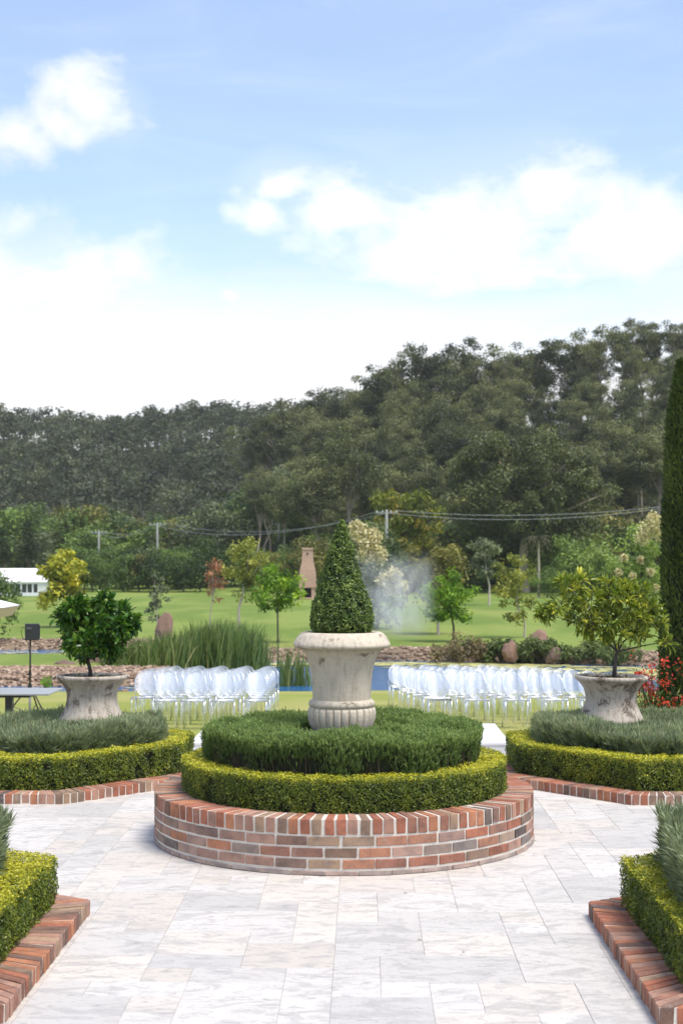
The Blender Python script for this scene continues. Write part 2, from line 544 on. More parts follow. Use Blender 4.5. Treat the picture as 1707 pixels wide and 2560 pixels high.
def stonemat(name, base, stain, streak, amount, zlo, zhi):
    m, g = newmat(name)
    tc = g.n('ShaderNodeTexCoord')
    p = tc.outputs['Object']
    st = g.n('ShaderNodeMapping', {'Vector': p, 'Scale': (1, 1, 0.14)}).outputs[0]
    ring = g.n('ShaderNodeMapping', {'Vector': p, 'Scale': (0.25, 0.25, 1.0)}).outputs[0]
    n_s = g.noise(st, 30.0, 6, 0.65)
    n_r = g.noise(ring, 60.0, 5, 0.65)
    n_b = g.noise(p, 5.0, 6, 0.62, 0.5)
    n_f = g.noise(p, 60.0, 5, 0.7)
    c = g.mix(g.mapr(n_s, 0.42, 0.72), base, streak)
    c = g.mix(g.m('MULTIPLY', g.mapr(n_r, 0.5, 0.75), 0.4), c, tuple(x * 0.72 for x in base))
    patch = g.m('MULTIPLY', g.mapr(n_b, 0.60 - 0.05 * amount, 0.66 - 0.03 * amount), g.mapr(n_f, 0.34, 0.52))
    patch = g.m('MULTIPLY', patch, g.mapr(g.noise(st, 3.4, 4), 0.36, 0.52))
    c = g.mix(g.m('MULTIPLY', patch, 0.9), c, stain)
    c = g.mix(g.m('MULTIPLY', g.mapr(n_f, 0.66, 0.78), 0.6), c, tuple(x * 0.55 for x in base))
    b = g.n('ShaderNodeBsdfPrincipled', {'Base Color': c, 'Roughness': 0.88, 'Specular IOR Level': 0.25})
    bp = g.n('ShaderNodeBump', {'Strength': 0.5, 'Distance': 0.006, 'Height': g.m('ADD', g.m('ADD', n_s, n_r), g.m('MULTIPLY', n_f, 1.5))})
    g.nt.links.new(bp.outputs[0], b.inputs['Normal'])
    out(g, b.outputs[0])
    return m


M['urn'] = stonemat('cast_stone_urn', (0.575, 0.505, 0.40), (0.15, 0.115, 0.085), (0.43, 0.365, 0.28), 0.35, 0, 1)
M['pot'] = stonemat('weathered_pot', (0.48, 0.425, 0.35), (0.10, 0.070, 0.052), (0.30, 0.245, 0.19), 2.0, 0, 1)


def clearmat(name='clear_polycarbonate', body_f=0.12, refl=0.05, tint=(0.94, 0.955, 0.975)):
    m, g = newmat(name)
    fr = g.n('ShaderNodeFresnel', {'IOR': 1.55}).outputs[0]
    gl = g.n('ShaderNodeBsdfGlossy', {'Color': (1, 1, 1, 1), 'Roughness': 0.22})
    tr = g.n('ShaderNodeBsdfTransparent', {'Color': (*tint, 1)})
    df = g.n('ShaderNodeBsdfTranslucent', {'Color': (0.97, 0.98, 1.0, 1)})
    d2 = g.n('ShaderNodeBsdfDiffuse', {'Color': (0.97, 0.98, 1.0, 1)})
    dd = g.n('ShaderNodeMixShader', {0: 0.35, 1: df.outputs[0], 2: d2.outputs[0]})
    body = g.n('ShaderNodeMixShader', {0: body_f, 1: tr.outputs[0], 2: dd.outputs[0]})
    mx = g.n('ShaderNodeMixShader', {0: g.m('ADD', g.m('MULTIPLY', fr, 0.85), refl, clamp=True), 1: body.outputs[0], 2: gl.outputs[0]})
    out(g, mx.outputs[0])
    return m


M['clear'] = clearmat()
M['clear_rim'] = clearmat('clear_polycarbonate_rim', 0.26, 0.12, (0.72, 0.76, 0.84))  # darker tint painted in for the dark refraction along edges
M['clear_leg'] = clearmat('clear_polycarbonate_leg', 0.10, 0.04)


def groundmat():
    m, g = newmat('lawn_and_bank')
    geo = g.n('ShaderNodeNewGeometry').outputs['Position']
    bank = g.n('ShaderNodeAttribute', attribute_name='bank').outputs['Fac']
    forest = g.n('ShaderNodeAttribute', attribute_name='forest').outputs['Fac']
    near = g.n('ShaderNodeAttribute', attribute_name='near').outputs['Fac']
    n1 = g.noise(geo, 0.22, 5, 0.6)
    n2 = g.noise(geo, 3.0, 6, 0.7)
    n3 = g.noise(g.n('ShaderNodeMapping', {'Vector': geo, 'Scale': (0.5, 0.12, 1)}).outputs[0], 0.35, 4, 0.6)
    far_c = g.mix(g.mapr(n3, 0.42, 0.60), (0.135, 0.200, 0.036), (0.205, 0.262, 0.058))
    far_c = g.mix(g.m('MULTIPLY', g.mapr(n2, 0.45, 0.75), 0.45), far_c, (0.115, 0.165, 0.036))
    far_c = g.mix(g.m('MULTIPLY', g.mapr(g.noise(geo, 0.11, 4, 0.65), 0.52, 0.66), 0.45), far_c, (0.27, 0.27, 0.075))
    near_c = g.mix(g.mapr(n1, 0.40, 0.66), (0.245, 0.275, 0.06), (0.34, 0.325, 0.11))
    near_c = g.mix(g.m('MULTIPLY', g.mapr(n2, 0.48, 0.75), 0.5), near_c, (0.22, 0.23, 0.05))
    c = g.mix(near, far_c, near_c)
    bk = g.mix(n2, (0.17, 0.12, 0.08), (0.30, 0.23, 0.155))
    c = g.mix(bank, c, bk)
    c = g.mix(forest, c, g.mix(n2, (0.022, 0.026, 0.012), (0.05, 0.055, 0.025)))
    b = g.n('ShaderNodeBsdfPrincipled', {'Base Color': c, 'Roughness': 0.95, 'Specular IOR Level': 0.15})
    bp = g.n('ShaderNodeBump', {'Strength': 0.6, 'Distance': 0.04, 'Height': g.noise(geo, 22.0, 5, 0.7)})
    g.nt.links.new(bp.outputs[0], b.inputs['Normal'])
    out(g, b.outputs[0])
    return m


def watermat():
    m, g = newmat('pond_water')
    geo = g.n('ShaderNodeNewGeometry').outputs['Position']
    st = g.n('ShaderNodeMapping', {'Vector': geo, 'Scale': (0.5, 1.6, 1)}).outputs[0]
    b = g.n('ShaderNodeBsdfPrincipled', {'Base Color': (0.022, 0.125, 0.30, 1), 'Roughness': 0.12, 'Specular IOR Level': 0.45})  # blue base colour stands in for the reflected sky
    bp = g.n('ShaderNodeBump', {'Strength': 0.6, 'Distance': 0.08, 'Height': g.m('ADD', g.noise(st, 3.0, 3), g.m('MULTIPLY', g.noise(st, 0.9, 3), 1.5))})
    g.nt.links.new(bp.outputs[0], b.inputs['Normal'])
    out(g, b.outputs[0])
    return m


M['ground'] = groundmat()
M['water'] = watermat()
M['weed'] = plain('floating_weed', (0.42, 0.40, 0.15), 0.8, var=0.45, vscale=2.2, bump=0.6, bscale=6)
M['lily'] = plain('lily_pads', (0.34, 0.36, 0.25), 0.6, var=0.4, vscale=1.5)
M['pebble'] = leafmat('river_pebble', (0.12, 0.075, 0.052), (0.50, 0.39, 0.29), mid=(0.30, 0.20, 0.135), trans=0.0, rough=0.85)
M['rock'] = plain('brown_boulder', (0.16, 0.105, 0.078), 0.9, var=0.5, vscale=2.5, bump=1.0, bscale=6)
M['pinkrock'] = plain('pink_boulder', (0.25, 0.15, 0.105), 0.9, var=0.35, vscale=3, bump=1.0, bscale=6)


def firebrick():
    m, g = newmat('fireplace_brick')
    tc = g.n('ShaderNodeTexCoord')
    b = g.n('ShaderNodeTexBrick', {'Vector': tc.outputs['UV'], 'Color1': (0.40, 0.22, 0.155, 1), 'Color2': (0.50, 0.31, 0.23, 1), 'Mortar': (0.54, 0.46, 0.38, 1), 'Scale': 1.0, 'Mortar Size': 0.012, 'Brick Width': 0.24, 'Row Height': 0.086})
    p = g.n('ShaderNodeBsdfPrincipled', {'Base Color': b.outputs[0], 'Roughness': 0.9})
    out(g, p.outputs[0])
    return m


M['firebrick'] = plain('fireplace_brick', (0.46, 0.30, 0.225), 0.9, var=0.2, vscale=4)

# ------------------------------------------------------------------ the ground, the pond, the patio
AX = -0.145            # axis of the formal garden
WZ = -1.86             # water level


def sst(a, b, x):
    t = np.clip((x - a) / (b - a), 0, 1)
    return t * t * (3 - 2 * t)


def near_edge(x):
    return 45.6 + 13.0 * sst(-5.2, -8.5, x) + 0.5 * np.sin(x * 0.55) + 1.5 * sst(9, 16, x)


def far_edge(x):
    return 57.5 + 7.0 * sst(-4.0, -9.0, x) + 0.4 * np.sin(x * 0.4 + 1.0) - 2.0 * sst(5.0, 12.0, x)


def hill_z(x, y):
    right = sst(165, 275, y) * np.clip(11 + 0.30 * (x + 12), 0, 52) * sst(-42, -8, x)
    left = sst(265, 480, y) * (43.5 + 0.035 * (x + 60) + 2.2 * np.sin(x * 0.035 + 0.5) + 1.6 * np.sin(x * 0.09))
    return np.maximum(right, left)


def ground(x, y):
    x = np.asarray(x, float)
    y = np.asarray(y, float)
    z = np.where(y < 16.3, -0.05, -0.13 - 0.0585 * (y - 16.3))
    z = np.maximum(z, -1.72)
    far = -1.45 + 0.10 * np.sin(x * 0.05 + y * 0.02) + 0.8 * sst(150, 215, y)
    z = np.where(y > 52, far, z)
    # left peninsula between the brook and the pond
    pen = sst(-4.6, -6.2, x) * sst(45.8, 48.6, y)
    z = z + (np.maximum(-1.42, z) - z) * np.where(y <= 66, pen, 0)
    # basins
    d = np.minimum(y - near_edge(x), far_edge(x) - y)
    dip = sst(-2.2, 0.9, d) * sst(-44, -38, x) * sst(34, 28, x)
    z = z * (1 - dip) + (-2.6) * dip
    br = np.minimum(y - 43.4, 46.2 - y)
    dipb = sst(-0.8, 0.7, br) * sst(-3.4, -4.8, x)
    z = z * (1 - dipb) + (-2.4) * dipb
    return z + hill_z(x, y)


def gz(x, y):
    return float(ground(np.array([x]), np.array([y]))[0])


xs = np.unique(np.concatenate([np.linspace(-420, -40, 50), np.linspace(-40, 40, 150), np.linspace(40, 420, 50)]))
ys = np.unique(np.concatenate([np.linspace(-40, 15, 12), np.linspace(15, 42, 26), np.linspace(42, 70, 85), np.linspace(70, 200, 40), np.linspace(200, 520, 60), np.linspace(520, 1200, 10)]))
XX, YY = np.meshgrid(xs, ys)
ZZ = ground(XX, YY)
ZZ = ZZ - 0.25 * (sst(16.35, 15.6, YY) * (YY > -30) * (np.abs(XX) < 7.6))     # stays below the paving
nx, ny = len(xs), len(ys)
idx = np.arange(nx * ny).reshape(ny, nx)
F = np.stack([idx[:-1, :-1], idx[:-1, 1:], idx[1:, 1:], idx[1:, :-1]], -1).reshape(-1, 4)
me = mesh_np('ground', np.stack([XX, YY, ZZ], -1).reshape(-1, 3), F, M['ground'], smooth=True)
X, Y = XX.ravel(), YY.ravel()
dn = np.minimum(Y - near_edge(X), far_edge(X) - Y)
bank = sst(-2.6, -1.8, dn) * (Y > 50) + sst(-0.7, -0.2, dn) * (Y <= 50) * (X > -5)
bank = np.maximum(bank, sst(-4.5, -5.5, X) * sst(42.9, 43.3, Y) * sst(49.2, 48.5, Y))
bank = np.clip(bank, 0, 1) * (Y < 70) * sst(-44, -38, X) * sst(34, 28, X)
forest = np.clip(sst(1.2, 3.0, hill_z(X, Y)) + sst(205, 225, Y), 0, 1)
near = sst(52, 44, Y)
for nm, arr in (('bank', bank), ('forest', forest), ('near', near)):
    at = me.attributes.new(nm, 'FLOAT', 'POINT')
    at.data.foreach_set('value', np.ascontiguousarray(arr, dtype=np.float32))
tag(link('ground', me), kind='structure')

# pond water sheet (the basin's banks rise through it), brook included
pw = MB()
pw.add([(-44, 42.5, WZ), (34, 42.5, WZ), (34, 70, WZ), (-44, 70, WZ)], [(0, 1, 2, 3)])
tag(pw.build('pond_water', M['water']), kind='structure')


def blobs_sheet(name, spots, z, mat, seed, label=None):
    r = random.Random(seed)
    mb = MB()
    for (x, y, a, b) in spots:
        n = 9
        vs = []
        ph = r.random() * 6.28
        for i in range(n):
            q = 2 * math.pi * i / n + ph
            k = r.uniform(0.75, 1.2)
            vs.append((x + a * k * math.cos(q), y + b * k * math.sin(q), z + r.uniform(0, 0.015)))
        mb.add(vs, [tuple(range(n))])
    o = mb.build(name, mat)
    tag(o, label, kind='stuff')
    return o


r = random.Random(3)
spots = []
for i in range(900):
    x = r.uniform(-3.5, 22)
    y = far_edge(x) - abs(r.gauss(0, 1.0)) * (1.0 + 2.2 * float(sst(2, 9, x))) - 0.2
    spots.append((x, y, r.uniform(0.12, 0.45), r.uniform(0.08, 0.25)))
blobs_sheet('floating_weed', spots, WZ + 0.012, M['weed'], 5)['label'] = 'yellowish floating weed along the far edge of the pond'
spots = []
for i in range(700):
    x = r.uniform(-26, -7)
    y = r.uniform(float(near_edge(x)) - 0.3, float(far_edge(x)))
    spots.append((x, y, r.uniform(0.1, 0.32), r.uniform(0.07, 0.2)))
for i in range(60):
    spots.append((r.uniform(-18, -5), r.uniform(43.6, 46), r.uniform(0.1, 0.25), r.uniform(0.05, 0.15)))
blobs_sheet('lily_pads', spots, WZ + 0.012, M['lily'], 6)['label'] = 'pale lily pads covering the left arm of the pond'


def rock_mesh(seed, n_sub=1, rough=0.18):
    bm = bmesh.new()
    bmesh.ops.create_icosphere(bm, subdivisions=n_sub, radius=1.0)
    rr = random.Random(seed)
    off = [Vector((rr.gauss(0, 1), rr.gauss(0, 1), rr.gauss(0, 1))).normalized() for _ in range(9)]
    for v in bm.verts:
        d = sum(max(0, v.co.normalized().dot(o)) ** 3 * (0.5 if i % 2 else -0.3) for i, o in enumerate(off))
        v.co *= 1 + rough * d * 1.4 + rr.uniform(-rough, rough) * 0.35
    V = np.array([v.co[:] for v in bm.verts])
    Fq = np.array([[v.index for v in f.verts] for f in bm.faces])
    bm.free()
    return V, Fq


# pebbles on the banks: nobody could count them
pv, pf = rock_mesh(2, 1, 0.25)
pp, ps = [], []
r = random.Random(9)
while len(pp) < 5600:
    k = r.random()
    if k < 0.40:                                   # far bank, whole width
        x = r.uniform(-26, 13)
        y = float(far_edge(x)) + r.uniform(-0.5, 2.0)
    elif k < 0.85:                                 # peninsula bank, left
        x = r.uniform(-19, -4.6)
        y = r.uniform(45.6, 48.8)
    else:
        x = r.uniform(-17, -4)
        y = 43.2 + r.uniform(-0.5, 0.5)
        if r.random() < 0.5:
            continue
    z = gz(x, y)
    if z < WZ - 0.05:
        continue
    pp.append((x, y, z + 0.02))
    s = r.uniform(0.04, 0.12)
    ps.append((s, s * r.uniform(0.6, 1.1), s * r.uniform(0.45, 0.8)))
pp, ps = np.array(pp), np.array(ps)
R = orient(np.tile([[0, 0, 1.0]], (len(pp), 1)) + randn(len(pp)) * 0.25, RNG.uniform(0, 6.28, len(pp)))
V, F, t = scatter(pv, pf, pp, R, ps, np.clip(0.5 + 0.25 * RNG.normal(size=len(pp)), 0, 1))
o = link('bank_pebbles', mesh_np('bank_pebbles', V, F, M['pebble'], t))
tag(o, 'reddish brown river pebbles lining the pond banks', None, kind='stuff')

# boulders
for (pl, pr, pt, pb, D, mat, lab) in [
        (394, 438, 1540, 1600, 60.5, 'pinkrock', 'pointed pink brown boulder standing behind the reeds'),
        (138, 196, 1652, 1672, 50.5, 'rock', 'low dark brown boulder on the grass strip, left of the potted citrus trunk'),
        (188, 256, 1636, 1670, 51.5, 'rock', 'larger brown boulder behind the trunk of the left potted citrus'),
        (1254, 1294, 1600, 1648, 56.7, 'pinkrock', 'reddish square boulder among the green ground cover across the pond'),
        (1306, 1366, 1588, 1622, 58.6, 'pinkrock', 'long pinkish boulder above the ground cover across the pond'),
        (1366, 1400, 1616, 1650, 56.4, 'rock', 'small brown boulder in the ground cover, rightmost across the pond'),
        (205, 236, 1716, 1730, 43.0, 'pinkrock', 'pale rounded stone at the edge of the brook behind the cafe table')]:
    a, b = pix(pl, pt, D), pix(pr, pb, D)
    V, Fq = rock_mesh(int(pl), 2, 0.55)
    w, h = (b.x - a.x) / 2, max(0.12, a.z - b.z)
    V[:, :2] *= (1 - 0.32 * np.clip(V[:, 2:3], -1, 1.2))
    V[:, 0] += 0.18 * V[:, 2]
    o = link('boulder', mesh_np('boulder', V * np.array([w, w * 0.8, h * 0.62]), Fq, M[mat], smooth=False), None, ((a.x + b.x) / 2, D, b.z + h * 0.42), (0, 0, 0))
    tag(o, lab, 'boulder', 'boulders around the pond')

# --- patio slab and travertine pavers
PU = 0.25
CX0, RY0 = -0.1594, 9.482
RING_C, RING_R = Vector((-0.152, 11.48)), 1.50
sl = MB().box((AX, 5.2, -0.054), (13.0, 22.2, 0.10))
patio = sl.build('patio', M['grout'])
tag(patio, kind='structure')

FAR_L = [(-1.58, 15.25), (-1.58, 14.12), (-2.69, 12.88), (-3.45, 12.88), (-4.5, 14.0), (-4.5, 15.4), (-3.5, 16.25), (-2.6, 16.25)]
FAR_R = [(2 * AX - x, y + 0.03) for x, y in FAR_L]
NEAR_L = [(-1.685, 6.79), (-1.685, 8.88), (-2.75, 9.50), (-3.9, 9.50), (-3.9, 6.79)]
NEAR_R = [(2 * AX - 0.013 - x, y) for x, y in NEAR_L]


def inside(poly, x, y):
    c = False
    for i in range(len(poly)):
        x0, y0 = poly[i]
        x1, y1 = poly[i - 1]
        if (y0 > y) != (y1 > y) and x < (x1 - x0) * (y - y0) / (y1 - y0) + x0:
            c = not c
    return c


fixed = [(-2, 0, -1, 1, 'c'), (-2, -1, 1, 2, 'g'), (-4, -1, 2, 4, 'w'), (-1, 0, 1, 3, 'c'), (-1, 0, 3, 5, 'c'), (-2, -1, 4, 5, 'w'),
         (-2, 0, 5, 7, 't'), (-1, 0, 7, 9, 'w'), (-1, 0, 9, 11, 'w'), (-3, -1, 7, 8, 'g'), (-3, -1, 8, 11, 'w'),
         (0, 2, -2, 0, 'p'), (0, 1, 0, 1, 'w'), (0, 1, 1, 3, 'c'), (1, 3, 0, 2, 'w'), (0, 2, 3, 6, 'g'), (1, 2, 2, 3, 'g'), (2, 4, 4, 6, 'c'), (2, 4, 2, 4, 'g'),
         (0, 1, 6, 7, 'g'), (0, 1, 7, 9, 'w'), (1, 4, 6, 8, 'g'), (0, 2, 9, 12, 'b'), (3, 5, 2, 4, 'c'), (4, 5, 4, 5, 'g'), (4, 6, 5, 8, 'w'),
         (1, 3, 8, 10, 'w'), (3, 5, 8, 10, 'c'), (5, 6, 7, 9, 'w'), (-6, -4, 6, 8, 'c'), (-4, -2, 4, 6, 'c'), (-4, -2, 6, 8, 'b'), (-5, -3, 8, 9, 'W'),
         (-3, -1, 9, 11, 'w'), (-6, -4, 4, 6, 'g'), (-4, -2, 0, 2, 'b'), (-4, -2, -1, 0, 'w')]
cols = {'c': (0.59, 0.54, 0.475), 'w': (0.575, 0.54, 0.495), 'W': (0.615, 0.58, 0.535), 'g': (0.53, 0.50, 0.46), 'b': (0.50, 0.475, 0.44), 't': (0.545, 0.495, 0.43), 'p': (0.555, 0.505, 0.45)}
C0, C1, R0, R1 = -15, 15, -27, 13
grid = {}
tiles = []


def free(c0, c1, r0, r1):
    return all((c, r_) not in grid and C0 <= c < C1 and R0 <= r_ < R1 for c in range(c0, c1) for r_ in range(r0, r1))


def put(c0, c1, r0, r1, k):
    for c in range(c0, c1):
        for r_ in range(r0, r1):
            grid[(c, r_)] = 1
    tiles.append((c0, c1, r0, r1, k))


for t_ in fixed:
    if free(*t_[:4]):
        put(*t_)
rt = random.Random(21)
for r_ in range(R0, R1):
    for c in range(C0, C1):
        if (c, r_) in grid:
            continue
        opts = [(2, 2), (2, 3), (1, 2), (2, 1), (3, 2), (2, 2), (1, 1)]
        rt.shuffle(opts)
        for wc, hr in opts + [(1, 1)]:
            if free(c, c + wc, r_, r_ + hr):
                put(c, c + wc, r_, r_ + hr, rt.choice('wwwccgbgtpW'))
                break
mesh_cache = {}
for (c0, c1, r0, r1, k) in tiles:
    x0, x1 = CX0 + PU * c0, CX0 + PU * c1
    y1, y0 = RY0 - PU * r0, RY0 - PU * r1
    cx, cy = (x0 + x1) / 2, (y0 + y1) / 2
    corners = [(x0, y0), (x1, y0), (x0, y1), (x1, y1), (cx, cy)]
    if all((Vector(p) - RING_C).length < RING_R - 0.02 for p in corners):
        continue
    if any(all(inside(P, *p) for p in corners) for P in (FAR_L, FAR_R, NEAR_L, NEAR_R)):
        continue
    if y1 > 16.32:
        continue
    key = (c1 - c0, r1 - r0)
    if key not in mesh_cache:
        gap = 0.0009
        mesh_cache[key] = MB().box((0, 0, -0.01), (key[0] * PU - 2 * gap, key[1] * PU - 2 * gap, 0.02), ch=0.0016).mesh('paver', M['paver'])
    base = cols[k]
    j = rt.uniform(0.965, 1.035)
    o = link('paver', mesh_cache[key], patio, (cx - 0, cy - 0, rt.uniform(-0.0008, 0.0008)), (0, 0, 0), tuple(min(0.92, b * j) for b in base))

# ------------------------------------------------------------------ brickwork
PAL = [((0.37, 0.14, 0.082), 5), ((0.44, 0.185, 0.098), 5), ((0.33, 0.155, 0.102), 4), ((0.26, 0.168, 0.115), 2), ((0.38, 0.25, 0.16), 3), ((0.14, 0.108, 0.092), 1), ((0.22, 0.13, 0.095), 2), ((0.42, 0.235, 0.165), 4)]
PALW = [c for c, n in PAL for _ in range(n)]
rb = random.Random(31)


def brickcol(pale=0.0):
    c = rb.choice(PALW)
    k = rb.uniform(0.88, 1.12)
    c = tuple(x * k for x in c)
    return tuple(x * (1 - pale) + p * pale for x, p in zip(c, (0.42, 0.355, 0.31)))


def brick_mesh(quad, z0, z1, ch=0.004, jit=0.0014):
    c = sum((Vector(q) for q in quad), Vector((0, 0))) / 4
    vs, fs = [], []
    for zz, ins in ((z0, ch), (z0 + ch, 0), (z1 - ch, 0), (z1, ch)):
        for q in quad:
            d = (c - Vector(q))
            p = Vector(q) + Vector((math.copysign(1, d.x) if abs(d.x) > 1e-9 else 0, math.copysign(1, d.y) if abs(d.y) > 1e-9 else 0)) * ins * 0.8
            vs.append((p.x + rb.uniform(-jit, jit), p.y + rb.uniform(-jit, jit), zz + rb.uniform(-jit, jit)))
    fs = [(3, 2, 1, 0), (12, 13, 14, 15)]
    for k in range(3):
        for i in range(4):
            j = (i + 1) % 4
            fs.append((k * 4 + i, k * 4 + j, k * 4 + 4 + j, k * 4 + 4 + i))
    return MB().add(vs, fs).mesh('brick', M['brick'])


RC = (RING_C.x, RING_C.y)
planter = thing('brick_planter', 'round raised brick planter in the middle of the paving', 'planter', (RC[0], RC[1], 0))
MB().lathe([(1.4915, 0.004), (1.492, 0.281), (1.4935, 0.282), (1.4935, 0.3858), (1.262, 0.3858), (1.262, 0.0)], 128).build('mortar', M['mortar'], planter, smooth=False)
MB().lathe([(1.27, 0.36), (0.6, 0.37), (0.05, 0.375)], 48, cap=True).build('soil', M['soil'], planter)
# rowlock coping, shared wedge shapes
n_row = 112
wa = 2 * math.pi / n_row
half = wa * 0.5 * (1 - 0.235)
rows = []
for k in range(7):
    ro, ri = 1.50, 1.268
    quad = [(-half * ro, -0.116), (half * ro, -0.116), (half * ri * 0.98, 0.116), (-half * ri * 0.98, 0.116)]
    rows.append(brick_mesh(quad, -0.054, 0.054, 0.005, 0.0022))
for i in range(n_row):
    a = wa * (i + rb.uniform(-0.05, 0.05))
    rm = 1.384 + rb.uniform(-0.0018, 0.0025)
    link('brick', rows[i % 7], planter, (rm * math.cos(a), rm * math.sin(a), 0.3365 + rb.uniform(-0.0025, 0.0025)), (rb.uniform(-0.012, 0.012), 0, a + math.pi / 2), brickcol())
strs = []
for k in range(6):
    strs.append(brick_mesh([(-0.1095, -0.05), (0.1095, -0.05), (0.1065, 0.05), (-0.1065, 0.05)], -0.0312, 0.0312, 0.004, 0.002))
low = [brick_mesh([(-0.113, -0.05), (0.113, -0.05), (0.11, 0.05), (-0.11, 0.05)], -0.014, 0.014, 0.003, 0.002) for _ in range(3)]
n_st = 40
for row in range(4):
    for i in range(n_st):
        if 0.15 < ((i + 0.5) / n_st) % 1 < 0.35 and row == 0:
            continue
        a = 2 * math.pi * (i + 0.5 * (row % 2) + rb.uniform(-0.02, 0.02)) / n_st
        if row == 0:
            rm, z, msh, pal = 1.452, 0.017, low[i % 3], rb.uniform(0.65, 0.9)
        else:
            rm, z, msh, pal = 1.4455, 0.0375 + 0.008 + 0.034 + 0.0785 * (row - 1), strs[(i * 3 + row) % 6], rb.choice([0, 0.05, 0.1, 0.15, 0.3, 0.4])
        link('brick', msh, planter, (rm * math.cos(a), rm * math.sin(a), z + rb.uniform(-0.0012, 0.0012)), (0, 0, a + math.pi / 2 + rb.uniform(-0.006, 0.006)), brickcol(pal))


def offset_poly(P, d, closed=True):
    """offset a polygon inwards by d (towards its centroid side)"""
    n = len(P)
    area = sum(P[i][0] * P[(i + 1) % n][1] - P[(i + 1) % n][0] * P[i][1] for i in range(n))
    sg = 1 if area > 0 else -1
    res = []
    for i in range(n):
        p0, p1, p2 = Vector(P[i - 1]), Vector(P[i]), Vector(P[(i + 1) % n])
        d1, d2 = (p1 - p0).normalized(), (p2 - p1).normalized()
        n1, n2 = Vector((-d1.y, d1.x)) * sg, Vector((-d2.y, d2.x)) * sg
        b = (n1 + n2)
        b = b / max(0.2, b.length_squared) * 2
        res.append((p1.x + b.x * d, p1.y + b.y * d))
    return res


def edging(P, segs, label, hgt=0.092):
    cx, cy = sum(p[0] for p in P) / len(P), sum(p[1] for p in P) / len(P)
    root = thing('brick_edging', label, 'edging', (cx, cy, 0), 0, 'brick edgings of the four corner beds')
    I = offset_poly(P, 0.228)
    Om, Im = offset_poly(P, 0.004), offset_poly(P, 0.235)
    n = len(P)
    mb = MB()
    for s in segs:
        a, b = s, (s + 1) % n
        mb.add([(Om[a][0] - cx, Om[a][1] - cy, -0.004), (Om[b][0] - cx, Om[b][1] - cy, -0.004), (Im[b][0] - cx, Im[b][1] - cy, -0.004), (Im[a][0] - cx, Im[a][1] - cy, -0.004),
                (Om[a][0] - cx, Om[a][1] - cy, hgt - 0.006), (Om[b][0] - cx, Om[b][1] - cy, hgt - 0.006), (Im[b][0] - cx, Im[b][1] - cy, hgt - 0.006), (Im[a][0] - cx, Im[a][1] - cy, hgt - 0.006)],
               [(4, 5, 6, 7), (0, 1, 5, 4), (2, 3, 7, 6), (0, 4, 7, 3), (1, 2, 6, 5)])
        O0, O1 = Vector(P[a]), Vector(P[b])
        I0, I1 = Vector(I[a]), Vector(I[b])
        L = (O1 - O0).length
        nb = max(2, round(L / 0.080))
        for k in range(nb):
            g0, g1 = (k + 0.085) / nb, (k + 1 - 0.085) / nb
            jj = rb.uniform(-0.003, 0.003)
            q = [O0.lerp(O1, g0), O0.lerp(O1, g1), I0.lerp(I1, g1), I0.lerp(I1, g0)]
            c = sum(q, Vector((0, 0))) / 4
            d = (I0 - O0).normalized() * jj
            ang = math.atan2((O1 - O0).y, (O1 - O0).x)
            rot = Matrix.Rotation(-ang, 2)
            ql = [rot @ (p - c) for p in q]
            area = sum(ql[i].x * ql[(i + 1) % 4].y - ql[(i + 1) % 4].x * ql[i].y for i in range(4))
            if area < 0:
                ql = [ql[1], ql[0], ql[3], ql[2]]
            msh = brick_mesh([tuple(p) for p in ql], 0.0, hgt, 0.005, 0.0022)
            link('brick', msh, root, (c.x - cx + d.x, c.y - cy + d.y, rb.uniform(-0.002, 0.0015)), (0, 0, ang), brickcol())
    mb.build('mortar', M['mortar'], root)
    return root


edging(FAR_L, [0, 1, 2, 3, 7], 'low brick edging of the far left bed, behind the round planter')
edging(FAR_R, [0, 1, 2, 3, 7], 'low brick edging of the far right bed, behind the round planter')
edging(NEAR_L, [0, 1, 4], 'low brick edging of the near left bed at the picture corner')
edging(NEAR_R, [0, 1, 4], 'low brick edging of the near right bed at the picture corner')
for P, nm in ((FAR_L, 'far left'), (FAR_R, 'far right'), (NEAR_L, 'near left'), (NEAR_R, 'near right')):
    I = offset_poly(P, 0.232)
    mb = MB().add([(x, y, 0.07) for x, y in I], [tuple(range(len(I)))])
    if mb.v and sum(I[i][0] * I[(i + 1) % len(I)][1] - I[(i + 1) % len(I)][0] * I[i][1] for i in range(len(I))) < 0:
        mb.f = [tuple(reversed(mb.f[0]))]
    tag(mb.build('bed_soil', M['soil']), kind='structure')

# ------------------------------------------------------------------ clipped box hedges


def path_pts(O, I, closed, step=0.03):
    """dense matching points on the outer and inner line of a hedge, with outward normals"""
    n = len(O)
    po, pi_, nn = [], [], []
    for i in range(n if closed else n - 1):
        a, b = Vector(O[i]), Vector(O[(i + 1) % n])
        c, d = Vector(I[i]), Vector(I[(i + 1) % n])
        k = max(1, int((b - a).length / step))
        for j in range(k):
            t = (j + 0.5) / k
            p, q = a.lerp(b, t), c.lerp(d, t)
            po.append(p[:])
            pi_.append(q[:])
            t_ = (b - a).normalized()
            nv = Vector((t_.y, -t_.x))
            if nv.dot(p - q) < 0:
                nv = -nv
            nn.append(nv[:])
    return np.array(po), np.array(pi_), np.array(nn)


